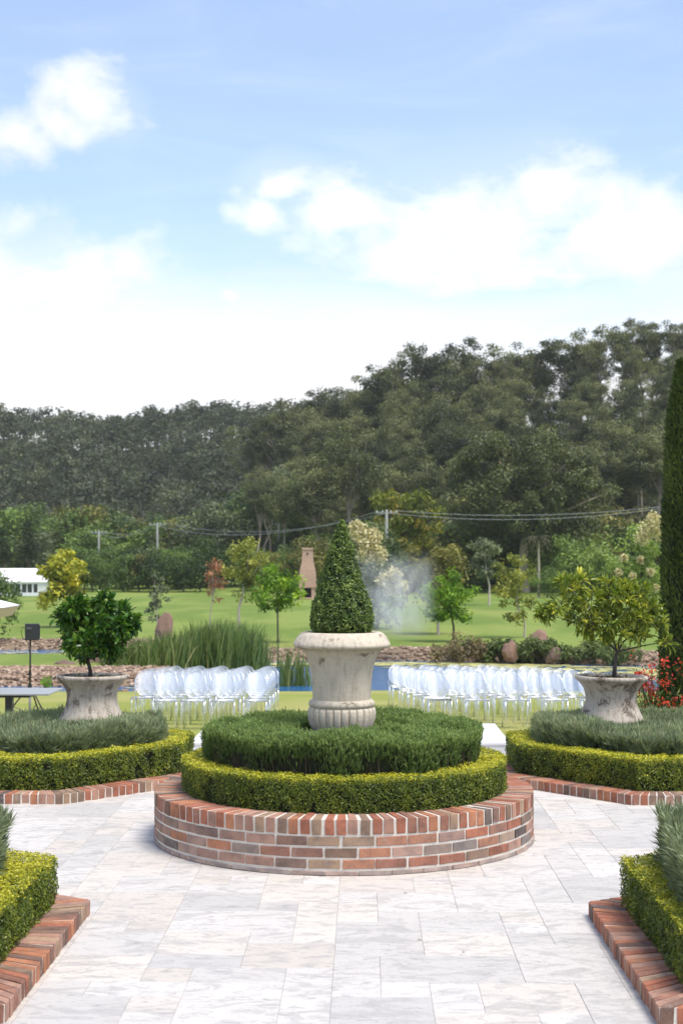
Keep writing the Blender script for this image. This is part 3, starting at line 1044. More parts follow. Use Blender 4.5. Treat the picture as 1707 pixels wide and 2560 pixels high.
def hedge(name, label, O, I, z0, z1, closed, dens, leaf, loc, group, ends=True):
    root = thing(name, label, 'hedge', (loc[0], loc[1], z0), 0, group)
    L3 = np.array([loc[0], loc[1], z0])
    po, pi_, nn = path_pts(O, I, closed)
    hh = z1 - z0
    ln = len(po) * 0.03
    wd = float(np.mean(np.linalg.norm(po - pi_, axis=1)))
    N1, N2, N3 = int(ln * hh * dens * 2.1), int(ln * wd * dens * 1.5), int(ln * hh * dens * 0.5)
    P, Nn, T = [], [], []
    for which, N in (('o', N1), ('t', N2), ('i', N3)):
        k = RNG.integers(0, len(po), N)
        f = RNG.uniform(0, 1, N)[:, None]
        tj = np.stack([-nn[k][:, 1], nn[k][:, 0]], 1) * RNG.uniform(-0.016, 0.016, N)[:, None]
        if which == 't':
            xy = po[k] * (1 - f) + pi_[k] * f + tj
            z = np.full(N, hh)
            nv = np.tile([[0, 0, 1.0]], (N, 1))
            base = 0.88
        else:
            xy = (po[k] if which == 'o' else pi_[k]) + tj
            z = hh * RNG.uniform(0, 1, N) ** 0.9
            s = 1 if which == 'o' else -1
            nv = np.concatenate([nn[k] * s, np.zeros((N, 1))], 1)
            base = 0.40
        p = np.concatenate([xy, z[:, None]], 1)
        w3 = p + np.array([[0, 0, z0]])
        bump = 0.007 * noise3(w3, 14) + 0.008 * noise3(w3, 45)
        if which != 't':
            fl = np.clip(1 - z / 0.09, 0, 1)
            bump = bump - 0.02 * fl * RNG.uniform(0, 1, N)
            rnd = np.clip((z - (hh - 0.03)) / 0.03, 0, 1)
            bump = bump - 0.012 * rnd
        dep = RNG.exponential(0.017, N)
        p = p + nv * (bump - dep)[:, None]
        clump = noise3(w3, 30) + 0.5 * noise3(w3, 80)
        keep = (clump > -1.05) if which == 't' else (clump > -0.95 + 0.25 * RNG.normal(size=N))
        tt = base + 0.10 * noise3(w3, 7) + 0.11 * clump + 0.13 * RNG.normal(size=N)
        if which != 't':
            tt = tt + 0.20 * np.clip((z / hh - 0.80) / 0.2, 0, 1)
        p, nv, tt = p[keep], nv[keep], tt[keep]
        P.append(p)
        Nn.append(nv + randn(len(p)) * 0.55 + np.array([[0, 0, 0.35]]))
        T.append(tt)
    if not closed and ends:
        for e, sgn in ((0, -1), (-1, 1)):
            N = int(wd * hh * dens * 1.2)
            f = RNG.uniform(0, 1, N)[:, None]
            xy = po[e] * (1 - f) + pi_[e] * f
            tg = np.array([-nn[e][1], nn[e][0]])
            step = po[min(len(po) - 1, 1)] - po[0] if e == 0 else po[-1] - po[-2]
            tg = tg if tg @ step * sgn > 0 else -tg
            z = hh * RNG.uniform(0, 1, N)
            p = np.concatenate([xy + tg * 0.02, z[:, None]], 1)
            P.append(p - np.concatenate([tg, [0]]) * RNG.exponential(0.012, N)[:, None])
            Nn.append(np.tile(np.concatenate([tg, [0.3]]), (N, 1)) + randn(N) * 0.5)
            T.append(0.42 + 0.15 * RNG.normal(size=N))
    P, Nn, T = np.concatenate(P), np.concatenate(Nn), np.concatenate(T)
    P[:, :2] -= L3[:2]
    n = len(P)
    R = orient(Nn, RNG.uniform(0, 6.28, n))
    s = leaf * RNG.uniform(0.7, 1.25, n)
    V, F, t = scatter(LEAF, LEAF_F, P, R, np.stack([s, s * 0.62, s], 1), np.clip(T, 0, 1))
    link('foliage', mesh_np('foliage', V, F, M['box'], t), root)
    # solid dark core, so the gaps between leaves read as shade
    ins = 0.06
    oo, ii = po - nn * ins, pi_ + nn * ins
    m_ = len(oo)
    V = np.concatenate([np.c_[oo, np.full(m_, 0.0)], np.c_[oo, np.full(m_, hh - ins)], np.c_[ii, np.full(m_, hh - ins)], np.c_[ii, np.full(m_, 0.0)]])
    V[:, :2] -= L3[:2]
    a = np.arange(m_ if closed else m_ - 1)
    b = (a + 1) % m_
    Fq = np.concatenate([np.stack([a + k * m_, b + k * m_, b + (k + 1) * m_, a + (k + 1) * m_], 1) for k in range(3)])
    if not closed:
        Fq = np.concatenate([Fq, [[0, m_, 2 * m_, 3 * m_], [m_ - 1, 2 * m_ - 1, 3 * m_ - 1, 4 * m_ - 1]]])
    link('shade_core', mesh_np('shade_core', V, Fq, M['core']), root)
    # a few twigs showing through
    mb = MB()
    for _ in range(int(ln * 5)):
        k = RNG.integers(0, m_)
        p = Vector((oo[k][0] - L3[0], oo[k][1] - L3[1], RNG.uniform(0, hh * 0.5)))
        d = Vector((nn[k][0] * 0.02, nn[k][1] * 0.02, RNG.uniform(0.08, 0.16)))
        sd = Vector((-nn[k][1], nn[k][0], 0)) * RNG.uniform(-0.05, 0.05)
        mb.tube([p, p + d * 0.5 + sd * 0.3, p + d + sd], [0.003, 0.002, 0.001], 4, cap=False)
    mb.build('twigs', M['twig'], root)['kind'] = 'stuff'
    return root


def circ(r, n=int(0)):
    n = n or int(2 * math.pi * r / 0.0301)
    return [(RC[0] + r * math.cos(2 * math.pi * i / n), RC[1] + r * math.sin(2 * math.pi * i / n)) for i in range(n)]


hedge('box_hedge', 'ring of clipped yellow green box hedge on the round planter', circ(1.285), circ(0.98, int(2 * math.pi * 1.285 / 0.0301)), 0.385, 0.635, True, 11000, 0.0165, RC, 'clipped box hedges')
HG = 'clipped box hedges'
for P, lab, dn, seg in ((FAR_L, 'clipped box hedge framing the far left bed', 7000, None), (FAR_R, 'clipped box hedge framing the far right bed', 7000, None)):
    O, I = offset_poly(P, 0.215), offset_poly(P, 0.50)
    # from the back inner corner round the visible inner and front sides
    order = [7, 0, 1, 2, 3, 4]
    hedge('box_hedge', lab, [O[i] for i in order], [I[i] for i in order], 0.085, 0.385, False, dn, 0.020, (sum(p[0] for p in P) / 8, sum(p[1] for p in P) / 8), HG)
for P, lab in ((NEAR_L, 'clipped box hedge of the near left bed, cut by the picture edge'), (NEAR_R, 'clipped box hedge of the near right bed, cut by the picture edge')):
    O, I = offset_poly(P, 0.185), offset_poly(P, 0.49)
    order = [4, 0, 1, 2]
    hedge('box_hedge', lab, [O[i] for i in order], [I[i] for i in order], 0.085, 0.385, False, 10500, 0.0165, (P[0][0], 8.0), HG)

# ------------------------------------------------------------------ rosemary, lavender
ndl = []
SPR_V, SPR_F = [], []
rs = random.Random(5)
for k in range(8):                       # one rosemary sprig: upright stem set with needles
    z = 0.05 + 0.80 * k / 7
    a = k * 2.4
    ln, wd = 0.62 * (1 - 0.35 * k / 7), 0.085
    d = Vector((math.cos(a) * 0.55, math.sin(a) * 0.55, 0.83)) * ln
    s = Vector((-math.sin(a), math.cos(a), 0)) * wd
    b0 = Vector((0, 0, z))
    i0 = len(SPR_V)
    SPR_V += [tuple(b0 - s), tuple(b0 + s), tuple(b0 + d)]
    SPR_F.append((i0, i0 + 1, i0 + 2))
i0 = len(SPR_V)
SPR_V += [(-0.03, 0, -0.3), (0.03, 0, -0.3), (0, 0, 1.0)]
SPR_F.append((i0, i0 + 1, i0 + 2))
SPR_V, SPR_F = np.array(SPR_V), np.array(SPR_F)

LAV_V, LAV_F = [], []
for k in range(6):                       # one lavender tuft: long narrow leaves round a soft spike
    a = k * 1.05 + 0.4
    ln = rs.uniform(0.7, 1.1)
    lean = rs.uniform(0.15, 0.55)
    wd = 0.050
    d1 = Vector((math.cos(a) * lean * 0.4, math.sin(a) * lean * 0.4, ln * 0.55))
    d2 = Vector((math.cos(a) * lean, math.sin(a) * lean, ln))
    s = Vector((-math.sin(a), math.cos(a), 0)) * wd
    i0 = len(LAV_V)
    LAV_V += [(0, 0, 0), tuple(d1 + s), tuple(d2), tuple(d1 - s)]
    LAV_F += [(i0, i0 + 1, i0 + 2, i0 + 3)]
LAV_V, LAV_F = np.array(LAV_V), np.array(LAV_F)

ros = thing('rosemary_hedge', 'low dark green rosemary clipped flat around the central urn', 'hedge', (RC[0], RC[1], 0.375))
rR, rI, rT = 1.10, 0.40, 0.885
P, D_, T = [], [], []
N = 30000                                 # top
rad = np.sqrt(RNG.uniform(rI ** 2, rR ** 2, N))
ang = RNG.uniform(0, 6.28, N)
p = np.stack([rad * np.cos(ang), rad * np.sin(ang), np.zeros(N)], 1)
clear = noise3(p, 4.2)
zt = rT - 0.375 - 0.030 + 0.025 * noise3(p, 6) + 0.02 * noise3(p, 17) - 0.10 * np.clip((0.62 - rad) / 0.2, 0, 1) * (clear > 0.1) - 0.03 * np.clip((rad - rR + 0.09) / 0.09, 0, 1)
p[:, 2] = zt + RNG.normal(size=N) * 0.012
P.append(p)
D_.append(np.stack([np.cos(ang) * 0.12, np.sin(ang) * 0.12, np.ones(N)], 1) + randn(N) * 0.26)
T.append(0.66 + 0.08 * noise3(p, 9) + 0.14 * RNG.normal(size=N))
N = 18000                                 # outer wall, thinning downwards to bare stems
ang = RNG.uniform(0, 6.28, N)
z = (rT - 0.375 - 0.04) * RNG.uniform(0, 1, N) ** 0.62
rr_ = rR - 0.01 - 0.06 * (1 - z / 0.45) ** 2 - RNG.exponential(0.03, N)
p = np.stack([rr_ * np.cos(ang), rr_ * np.sin(ang), z], 1)
rr2 = noise3(np.stack([np.cos(ang) * 1.1, np.sin(ang) * 1.1, z * 0.25], 1), 11)
rr_ = rr_ + 0.028 * rr2
p[:, 0], p[:, 1] = rr_ * np.cos(ang), rr_ * np.sin(ang)
keep = (rr2 > -0.55 + 0.75 * (1 - z / 0.45) + 0.2 * RNG.normal(size=N)) | (z > 0.36)
P.append(p[keep])
D_.append((np.stack([np.cos(ang) * 0.30, np.sin(ang) * 0.30, np.ones(N)], 1) + randn(N) * 0.25)[keep])
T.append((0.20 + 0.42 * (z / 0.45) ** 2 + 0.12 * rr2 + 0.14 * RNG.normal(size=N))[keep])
P, D_, T = np.concatenate(P), np.concatenate(D_), np.concatenate(T)
n = len(P)
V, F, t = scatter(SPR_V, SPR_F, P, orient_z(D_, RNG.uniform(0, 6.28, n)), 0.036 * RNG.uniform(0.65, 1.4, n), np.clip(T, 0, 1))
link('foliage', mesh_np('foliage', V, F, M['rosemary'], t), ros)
mb = MB()
for i in range(900):
    a = RNG.uniform(0, 6.28)
    q = RNG.uniform(0.86, 1.06)
    p = Vector((q * math.cos(a), q * math.sin(a), 0.0))
    e = Vector((q * 1.02 * math.cos(a + RNG.uniform(-.06, .06)), q * 1.02 * math.sin(a + RNG.uniform(-.06, .06)), RNG.uniform(0.26, 0.42)))
    mb.tube([p, p.lerp(e, 0.5) + Vector((RNG.uniform(-.02, .02), RNG.uniform(-.02, .02), 0)), e], [0.006, 0.0045, 0.002], 4, cap=False)
mb.build('stems', M['twig'], ros)['kind'] = 'stuff'
MB().lathe([(0.98, 0.02), (1.0, 0.20), (1.04, 0.38), (1.02, 0.455), (0.56, 0.455), (0.44, 0.34), (0.42, 0.02)], 64).build('shade_core', M['core'], ros)


def lavender(label, poly, ztop, ztoplow, scale, n_top, n_side, loc, holes=(), buds=140, rough=0.05):
    root = thing('lavender', label, 'lavender', (loc[0], loc[1], 0.08), 0, 'lavender plantings in the corner beds')
    pa = np.array(poly)
    lo, hi = pa.min(0), pa.max(0)
    pts = []
    rr = random.Random(len(label) * 7 + int(loc[0] * 10))
    while len(pts) < n_top:
        x, y = rr.uniform(lo[0], hi[0]), rr.uniform(lo[1], hi[1])
        if inside(poly, x, y) and not any((x - h[0]) ** 2 + (y - h[1]) ** 2 < h[2] ** 2 for h in holes):
            pts.append((x, y))
    xy = np.array(pts)
    p = np.c_[xy, np.zeros(len(xy))]
    cen = pa.mean(0)
    top = ztop + rough * noise3(p, 2.6) + rough * 0.5 * noise3(p, 8)
    p[:, 2] = top - scale * 0.85 + RNG.normal(size=len(p)) * 0.02
    outw = xy - cen
    outw /= np.linalg.norm(outw, axis=1)[:, None] + 1e-6
    D1 = np.c_[outw * 0.10, np.ones(len(p))] + randn(len(p)) * 0.30
    T1 = 0.60 + 0.10 * noise3(p, 5) + 0.19 * RNG.normal(size=len(p))  # tone spread widened to paint tiny highlights into the leaves
    # skirts
    per = []
    m_ = len(poly)
    for i in range(m_):
        a, b = np.array(poly[i]), np.array(poly[(i + 1) % m_])
        L = np.linalg.norm(b - a)
        k = int(L / 0.01)
        tt = (np.arange(k) + 0.5) / k
        d = (b - a) / L
        nv = np.array([d[1], -d[0]])
        if nv @ ((a + b) / 2 - cen) < 0:
            nv = -nv
        per.append(np.c_[a + (b - a) * tt[:, None], np.tile(nv, (k, 1))])
    per = np.concatenate(per)
    k = RNG.integers(0, len(per), n_side)
    z = ztoplow + (ztop - scale * 0.8 - ztoplow) * RNG.uniform(0, 1, n_side) ** 0.8
    b = 0.05 * noise3(np.c_[per[k][:, :2], z * 0.3], 5)
    q = np.c_[per[k][:, :2] + per[k][:, 2:] * (b - RNG.exponential(0.03, n_side))[:, None], z]
    D2 = np.c_[per[k][:, 2:] * 0.42, np.full(n_side, 0.9)] + randn(n_side) * 0.26
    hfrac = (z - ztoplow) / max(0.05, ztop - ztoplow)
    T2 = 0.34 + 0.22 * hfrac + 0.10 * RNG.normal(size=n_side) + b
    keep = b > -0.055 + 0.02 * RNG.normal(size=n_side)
    P_ = np.concatenate([p, q[keep]])
    P_[:, :2] -= np.array(loc)
    P_[:, 2] -= 0.08
    D_ = np.concatenate([D1, D2[keep]])
    T_ = np.concatenate([T1, T2[keep]])
    n = len(P_)
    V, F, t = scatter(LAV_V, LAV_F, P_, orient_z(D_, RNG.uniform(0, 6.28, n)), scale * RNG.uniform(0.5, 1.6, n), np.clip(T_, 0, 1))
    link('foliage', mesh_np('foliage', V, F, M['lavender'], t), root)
    # faded flower spikes
    BV = np.array([[0, 0, 0], [0.09, 0, 0.3], [0, 0.09, 0.3], [-0.09, 0, 0.3], [0, -0.09, 0.3], [0, 0, 1.0]])
    BF = np.array([[0, 1, 2], [0, 2, 3], [0, 3, 4], [0, 4, 1], [5, 2, 1], [5, 3, 2], [5, 4, 3], [5, 1, 4]])
    k = RNG.integers(0, len(p), buds)
    bp = p[k].copy()
    bp[:, :2] -= np.array(loc)
    bp[:, 2] += scale * RNG.uniform(0.75, 1.25, buds) - 0.08
    V, F, t = scatter(BV, BF, bp, orient_z(np.c_[randn(buds, 2) * 0.18, np.ones(buds)], RNG.uniform(0, 6, buds)), 0.05 * RNG.uniform(0.7, 1.3, buds), RNG.uniform(0, 1, buds))
    link('flower_spikes', mesh_np('flower_spikes', V, F, M['bud'], t), root)['kind'] = 'stuff'
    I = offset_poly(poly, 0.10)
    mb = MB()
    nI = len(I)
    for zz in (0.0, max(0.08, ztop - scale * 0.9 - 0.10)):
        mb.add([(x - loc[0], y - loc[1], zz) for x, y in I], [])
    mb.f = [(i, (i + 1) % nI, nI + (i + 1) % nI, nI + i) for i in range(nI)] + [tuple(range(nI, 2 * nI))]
    mb.build('shade_core', M['core'], root)
    return root


POT_L, POT_R = Vector((-2.838, 15.0)), Vector((2.575, 15.0))
LL = offset_poly(FAR_L, 0.53)
LL = [(max(x, -4.0), y) for x, y in LL]
lavender('grey green lavender around the left stone pot', LL, 0.535, 0.14, 0.070, 15500, 7500, (-3.0, 14.5), holes=[(POT_L.x, POT_L.y, 0.33)], buds=170)
LR = [(min(x, 3.75), y) for x, y in offset_poly(FAR_R, 0.50)]
lavender('grey green lavender around the right stone pot', LR, 0.54, 0.14, 0.070, 15500, 7500, (2.75, 14.5), holes=[(POT_R.x, POT_R.y, 0.33)], buds=150)
lavender('tall lavender in the near left bed at the picture edge', [(max(x, -3.05), y) for x, y in offset_poly(NEAR_L, 0.44)], 0.66, 0.12, 0.072, 6000, 9000, (-2.9, 8.2), buds=40, rough=0.04)
lavender('tall lavender in the near right bed at the picture edge', [(min(x, 2.75), y) for x, y in offset_poly(NEAR_R, 0.38)], 0.67, 0.12, 0.072, 6000, 9000, (2.6, 8.2), buds=60, rough=0.04)

# ------------------------------------------------------------------ urn with topiary
UC = (-0.170, 11.48)
urn = thing('stone_urn', 'large cast stone urn with fluted base on the round planter', 'urn', (UC[0], UC[1], 0.37))


def zz(z):
    return z - 0.37


MB().lathe([(0.24, 0.0), (0.24, zz(0.83)), (0.20, zz(0.84))], 40, cap=True).build('plinth', M['urn'], urn)
ng = 26


def flute(r, z, a):
    k = (a * ng / (2 * math.pi)) % 1.0
    gd = math.exp(-((k - 0.5) / 0.085) ** 2)
    e = min(1.0, max(0.0, (z - zz(0.80)) / 0.06)) * min(1.0, max(0.0, (zz(1.022) - z) / 0.02))
    return r + e * (0.006 * math.sin(math.pi * ((k + 0.5) % 1.0)) - 0.017 * gd)


prof = [(0.17, zz(0.79)), (0.205, zz(0.81)), (0.232, zz(0.845)), (0.252, zz(0.885)), (0.264, zz(0.93)), (0.268, zz(0.97)), (0.264, zz(1.005)), (0.252, zz(1.025)), (0.235, zz(1.03))]
prof2 = []
for (r0, z0), (r1, z1) in zip(prof, prof[1:]):
    for k in range(3):
        prof2.append((r0 + (r1 - r0) * k / 3, z0 + (z1 - z0) * k / 3))
prof2.append(prof[-1])
MB().lathe(prof2, ng * 14, fn=flute).build('fluted_base', M['urn'], urn, smooth=True)
band = [(0.235, zz(1.020)), (0.252, zz(1.022)), (0.263, zz(1.032)), (0.266, zz(1.045)), (0.262, zz(1.062)), (0.250, zz(1.074)), (0.238, zz(1.082)), (0.225, zz(1.083))]
MB().lathe(band, 96).build('band', M['urn'], urn, smooth=True)
body = [(0.228, zz(1.07)), (0.2335, zz(1.10)), (0.234, zz(1.15)), (0.2375, zz(1.21)), (0.245, zz(1.28)), (0.258, zz(1.35)), (0.277, zz(1.41)), (0.300, zz(1.455)), (0.325, zz(1.483)), (0.34, zz(1.492))]
MB().lathe(body, 96, fn=lambda r_, z, a: r_ * (1 + 0.004 * math.sin(3 * a + 9 * z) + 0.003 * math.sin(7 * a))).build('body', M['urn'], urn, smooth=True)
rim = [(0.32, zz(1.480)), (0.352, zz(1.489)), (0.378, zz(1.500)), (0.388, zz(1.512)), (0.386, zz(1.527)), (0.374, zz(1.550)), (0.352, zz(1.585)), (0.330, zz(1.607)), (0.305, zz(1.618)), (0.283, zz(1.618)), (0.272, zz(1.608)), (0.268, zz(1.57)), (0.265, zz(1.50))]
MB().lathe(rim, 96, fn=lambda r_, z, a: r_ * (1 + 0.004 * math.sin(2 * a + 1) + 0.003 * math.sin(5 * a))).build('rim', M['urn'], urn, smooth=True)
MB().lathe([(0.268, zz(1.575)), (0.15, zz(1.585)), (0.02, zz(1.59))], 40, cap=True).build('soil', M['soil'], urn)

top = thing('topiary_cone', 'clipped box topiary cone growing in the central urn', 'topiary', (UC[0], UC[1], 1.58))
TH = 0.935
tp = np.array([[0.0, 0.16], [0.02, 0.205], [0.08, 0.240], [0.16, 0.250], [0.26, 0.240], [0.38, 0.207], [0.50, 0.168], [0.62, 0.132], [0.74, 0.094], [0.85, 0.060], [0.95, 0.030], [1.0, 0.004]])
N = 21000
zf = RNG.uniform(0, 1, N * 3)
rf = np.interp(zf, tp[:, 0], tp[:, 1])
kk = RNG.uniform(0, 0.26, N * 3) < rf + 0.012
zf, rf = zf[kk][:N], rf[kk][:N]
N = len(zf)
ang = RNG.uniform(0, 6.28, N)
dr = (np.interp(zf + 0.02, tp[:, 0], tp[:, 1]) - np.interp(zf - 0.02, tp[:, 0], tp[:, 1])) / (0.04 * TH)
nv = np.stack([np.cos(ang), np.sin(ang), -dr], 1)
p = np.stack([rf * np.cos(ang), rf * np.sin(ang), zf * TH], 1)
cl = noise3(p, 42) + 0.6 * noise3(p, 90)
p = p + nv / np.linalg.norm(nv, axis=1)[:, None] * (0.010 * cl + 0.006 * noise3(p, 14) - RNG.exponential(0.008, N))[:, None]
keep = cl > -0.95
tt = 0.44 + 0.18 * cl + 0.20 * RNG.normal(size=N) + 0.07 * noise3(p, 9) + 0.14 * np.clip(zf - 0.75, 0, 1) * 2  # wide leaf tone spread paints in highlight specks
p, nv, tt = p[keep], nv[keep], tt[keep]
n = len(p)
s = 0.0175 * RNG.uniform(0.7, 1.3, n)
V, F, t = scatter(LEAF, LEAF_F, p, orient(nv + randn(n) * 0.6 + np.array([[0, 0, 0.4]]), RNG.uniform(0, 6.28, n)), np.stack([s, s * 0.6, s], 1), np.clip(tt, 0, 1))
link('foliage', mesh_np('foliage', V, F, M['topiary'], t), top)
MB().lathe([(max(0.002, r_ - 0.03), z * TH * 0.97) for z, r_ in tp], 40).build('shade_core', M['core'], top)
MB().tube([(0, 0, -0.02), (0, 0, 0.1)], 0.03, 8).build('stem', M['darkbark'], top)

# ------------------------------------------------------------------ waisted pots with citrus trees
potp = [(0.30, 0.0), (0.345, 0.0), (0.347, 0.03), (0.335, 0.06), (0.305, 0.115), (0.278, 0.18), (0.263, 0.24), (0.262, 0.29), (0.274, 0.345), (0.300, 0.395), (0.335, 0.435), (0.362, 0.455), (0.374, 0.467), (0.374, 0.487), (0.366, 0.498), (0.352, 0.500), (0.338, 0.494), (0.325, 0.47), (0.31, 0.43)]


def stone_pot(c, label, seed):
    root = thing('stone_pot', label, 'pot', (c.x, c.y, 0.08), 0, 'waisted stone pots in the far beds')
    root.rotation_euler = (0.0, 0.012 * (1 if seed == 1 else -1), seed * 1.7)
    b = 0.415
    MB().lathe([(r_, z + b) for r_, z in potp[:12]], 72, fn=lambda r_, z, a: r_ * (1 + 0.008 * math.sin(2 * a + seed) + 0.005 * math.sin(5 * a + 8 * z))).build('body', M['pot'], root, smooth=True)
    MB().lathe([(r_, z + b) for r_, z in potp[11:]], 72, fn=lambda r_, z, a: r_ * (1 + 0.010 * math.sin(2 * a + seed) + 0.006 * math.sin(5 * a + 8 * z))).build('rim', M['pot'], root, smooth=True)
    MB().lathe([(0.325, 0.468 + b), (0.2, 0.478 + b), (0.02, 0.482 + b)], 40, cap=True, fn=lambda r_, z, a: r_).build('soil', M['soil'], root)
    MB().lathe([(0.24, 0.0), (0.24, b), (0.2, b + 0.005)], 32, cap=True).build('plinth', M['pot'], root)
    # leaf litter on the soil
    n = 60
    p = np.c_[RNG.uniform(-0.22, 0.22, (n, 2)), np.full(n, 0.486 + b)]
    V, F, t = scatter(LEAF, LEAF_F, p, orient(np.tile([[0, 0, 1.0]], (n, 1)) + randn(n) * 0.4, RNG.uniform(0, 6, n)), np.stack([np.full(n, 0.05), np.full(n, 0.02), np.full(n, 0.05)], 1), RNG.uniform(0, 1, n))
    link('leaf_litter', mesh_np('leaf_litter', V, F, M['dry'], t), root)['kind'] = 'stuff'
    return root


stone_pot(POT_L, 'waisted weathered stone pot holding the dense dark citrus, left', 1)
stone_pot(POT_R, 'waisted weathered stone pot holding the pale spreading citrus, right', 2)


def citrus(label, base, clumps, trunk, mat, nper, leaf, asp, loose, seed):
    rr = random.Random(seed)
    root = thing('citrus_tree', label, 'tree', base, 0, 'potted citrus trees')
    mb = MB()
    tp_ = [Vector(t_) for t_ in trunk]
    mb.tube(tp_, [0.026, 0.021, 0.019, 0.016][:len(tp_)], 8)
    fork = tp_[-1]
    cen = [Vector(c[:3]) for c in clumps]
    nodes = []
    for q in range(6):
        a = q * 1.05 + 0.5
        far = [c for c in cen if abs((math.atan2(c.z - fork.z, c.x - fork.x) - (-0.25 + q * 0.72) + math.pi) % (2 * math.pi) - math.pi) < 0.6]
        if far:
            m_ = sum(far, Vector()) / len(far)
            nd = fork.lerp(m_, 0.55) + Vector((rr.uniform(-.03, .03), rr.uniform(-.05, .05), 0))
            kn = fork.lerp(nd, 0.5) + Vector((rr.uniform(-.025, .025), rr.uniform(-.02, .02), rr.uniform(-.02, .03)))
            mb.tube([fork - Vector((0, 0, 0.02)), kn, nd], [0.013, 0.010, 0.008], 6, cap=False)
            nodes.append(nd)
    for c in cen:
        nd = min(nodes, key=lambda v_: (v_ - c).length)
        m1 = nd.lerp(c, 0.5) + Vector((rr.uniform(-.03, .03), rr.uniform(-.03, .03), rr.uniform(-0.03, 0.02)))
        mb.tube([nd, m1, c], [0.007, 0.005, 0.003], 5, cap=False)
        for _ in range(4):
            e = c + Vector((rr.gauss(0, 1), rr.gauss(0, 1), rr.gauss(0, 0.7))) * 0.08
            mb.tube([m1.lerp(c, 0.7), e], [0.0035, 0.002], 4, cap=False)
    mb.build('trunk', M['darkbark'], root, smooth=True)
    P, Nn, A, T = [], [], [], []
    tips = []
    for c in clumps:
        cc = Vector(c[:3])
        for _ in range(c[4] if len(c) > 4 else 26):
            d = Vector((rr.gauss(0, 1), rr.gauss(0, 1), rr.gauss(0, 0.85)))
            d.normalize()
            tips.append((cc + d * c[3] * rr.uniform(0.55, 1.0) ** 0.6, d, rr.gauss(0, 0.10)))
    for tpnt, d, tj in tips:
        for k in range(nper):
            o_ = Vector((rr.gauss(0, 1), rr.gauss(0, 1), rr.gauss(0, 1))).normalized()
            x = (d * 0.75 + o_ * 0.9 + Vector((0, 0, loose))).normalized()
            nrm = Vector((rr.gauss(0, .5), rr.gauss(0, .5), 1.0))
            nrm = (nrm - x * nrm.dot(x))
            if nrm.length < 0.05:
                nrm = Vector((0, 1, 0))
            nrm.normalize()
            y = nrm.cross(x)
            P.append((tpnt - d * rr.uniform(0, 0.05))[:])
            A.append([[x.x, y.x, nrm.x], [x.y, y.y, nrm.y], [x.z, y.z, nrm.z]])
            T.append(0.45 + tj + rr.gauss(0, 0.16))
    P, A, T = np.array(P), np.array(A), np.array(T)
    s = leaf * RNG.uniform(0.6, 1.2, len(P))
    V, F, t = scatter(LEAF2, LEAF2_F, P, A, np.stack([s, s * asp, s], 1), np.clip(T, 0, 1))
    link('crown', mesh_np('crown', V, F, M[mat], t), root)
    return root


Z0 = 0.975
lb = Vector((POT_L.x - 0.02, 15.0, Z0))


def rel(px, py, dy=0.0, base=None, r_=0.13, n=26):
    q = pix(px, py, 15.0 + dy)
    return (q.x - base.x, dy, q.z - base.z, r_, n)


cl = [rel(165, 1545, 0.05, lb, .12, 30), rel(190, 1520, -.1, lb, .12, 30), rel(225, 1530, .1, lb, .15, 40), rel(262, 1512, 0, lb, .12, 30), rel(300, 1535, .08, lb, .14, 34), rel(330, 1560, -.05, lb, .10, 26),
      rel(300, 1568, -.12, lb, .12, 32), rel(245, 1565, -.15, lb, .15, 40), rel(190, 1570, .12, lb, .14, 36), rel(180, 1610, -.05, lb, .11, 28), rel(220, 1610, -.14, lb, .13, 34), rel(262, 1612, -.06, lb, .14, 36), rel(298, 1605, .05, lb, .11, 26), rel(240, 1540, .2, lb, .14, 30), rel(210, 1640, 0, lb, .08, 14), rel(275, 1635, 0, lb, .08, 16)]
citrus('dense dark green potted citrus tree in the left stone pot', lb, cl, [(0, 0, -0.03), (0.0, 0, 0.06), (-0.02, 0, 0.14), (-0.035, 0, 0.20)], 'citrus', 7, 0.098, 0.42, 0.12, 4)
rbv = Vector((POT_R.x + 0.04, 15.0, Z0))
cl = [rel(1362, 1535, 0, rbv, .10, 16), rel(1395, 1515, -.1, rbv, .12, 20), rel(1430, 1490, .05, rbv, .13, 24), rel(1412, 1455, 0, rbv, .09, 14), rel(1455, 1450, .1, rbv, .10, 18), rel(1478, 1500, -.1, rbv, .13, 26), rel(1520, 1460, 0, rbv, .08, 12), rel(1515, 1510, .1, rbv, .14, 28), rel(1560, 1470, 0, rbv, .11, 20), rel(1595, 1480, .05, rbv, .10, 18), rel(1570, 1515, -.1, rbv, .13, 26), rel(1610, 1520, 0, rbv, .11, 20), rel(1640, 1555, .05, rbv, .10, 16), rel(1590, 1560, .1, rbv, .12, 20), rel(1540, 1555, -.12, rbv, .13, 24), rel(1480, 1555, -.05, rbv, .12, 20), rel(1440, 1545, .05, rbv, .12, 20), rel(1668, 1608, 0, rbv, .06, 8), rel(1500, 1590, .0, rbv, .10, 14), rel(1600, 1590, 0, rbv, .10, 14), rel(1545, 1590, -.1, rbv, .10, 14), rel(1460, 1575, .05, rbv, .09, 12), rel(1635, 1520, -.08, rbv, .10, 16), rel(1535, 1490, -.12, rbv, .12, 20), rel(1600, 1545, -.1, rbv, .12, 18)]
citrus('pale yellow green spreading citrus tree in the right stone pot', rbv, cl, [(0, 0, -0.03), (0.01, 0, 0.10), (0.02, 0, 0.20), (0.04, 0, 0.29)], 'citrus_pale', 6, 0.102, 0.27, 0.18, 8)

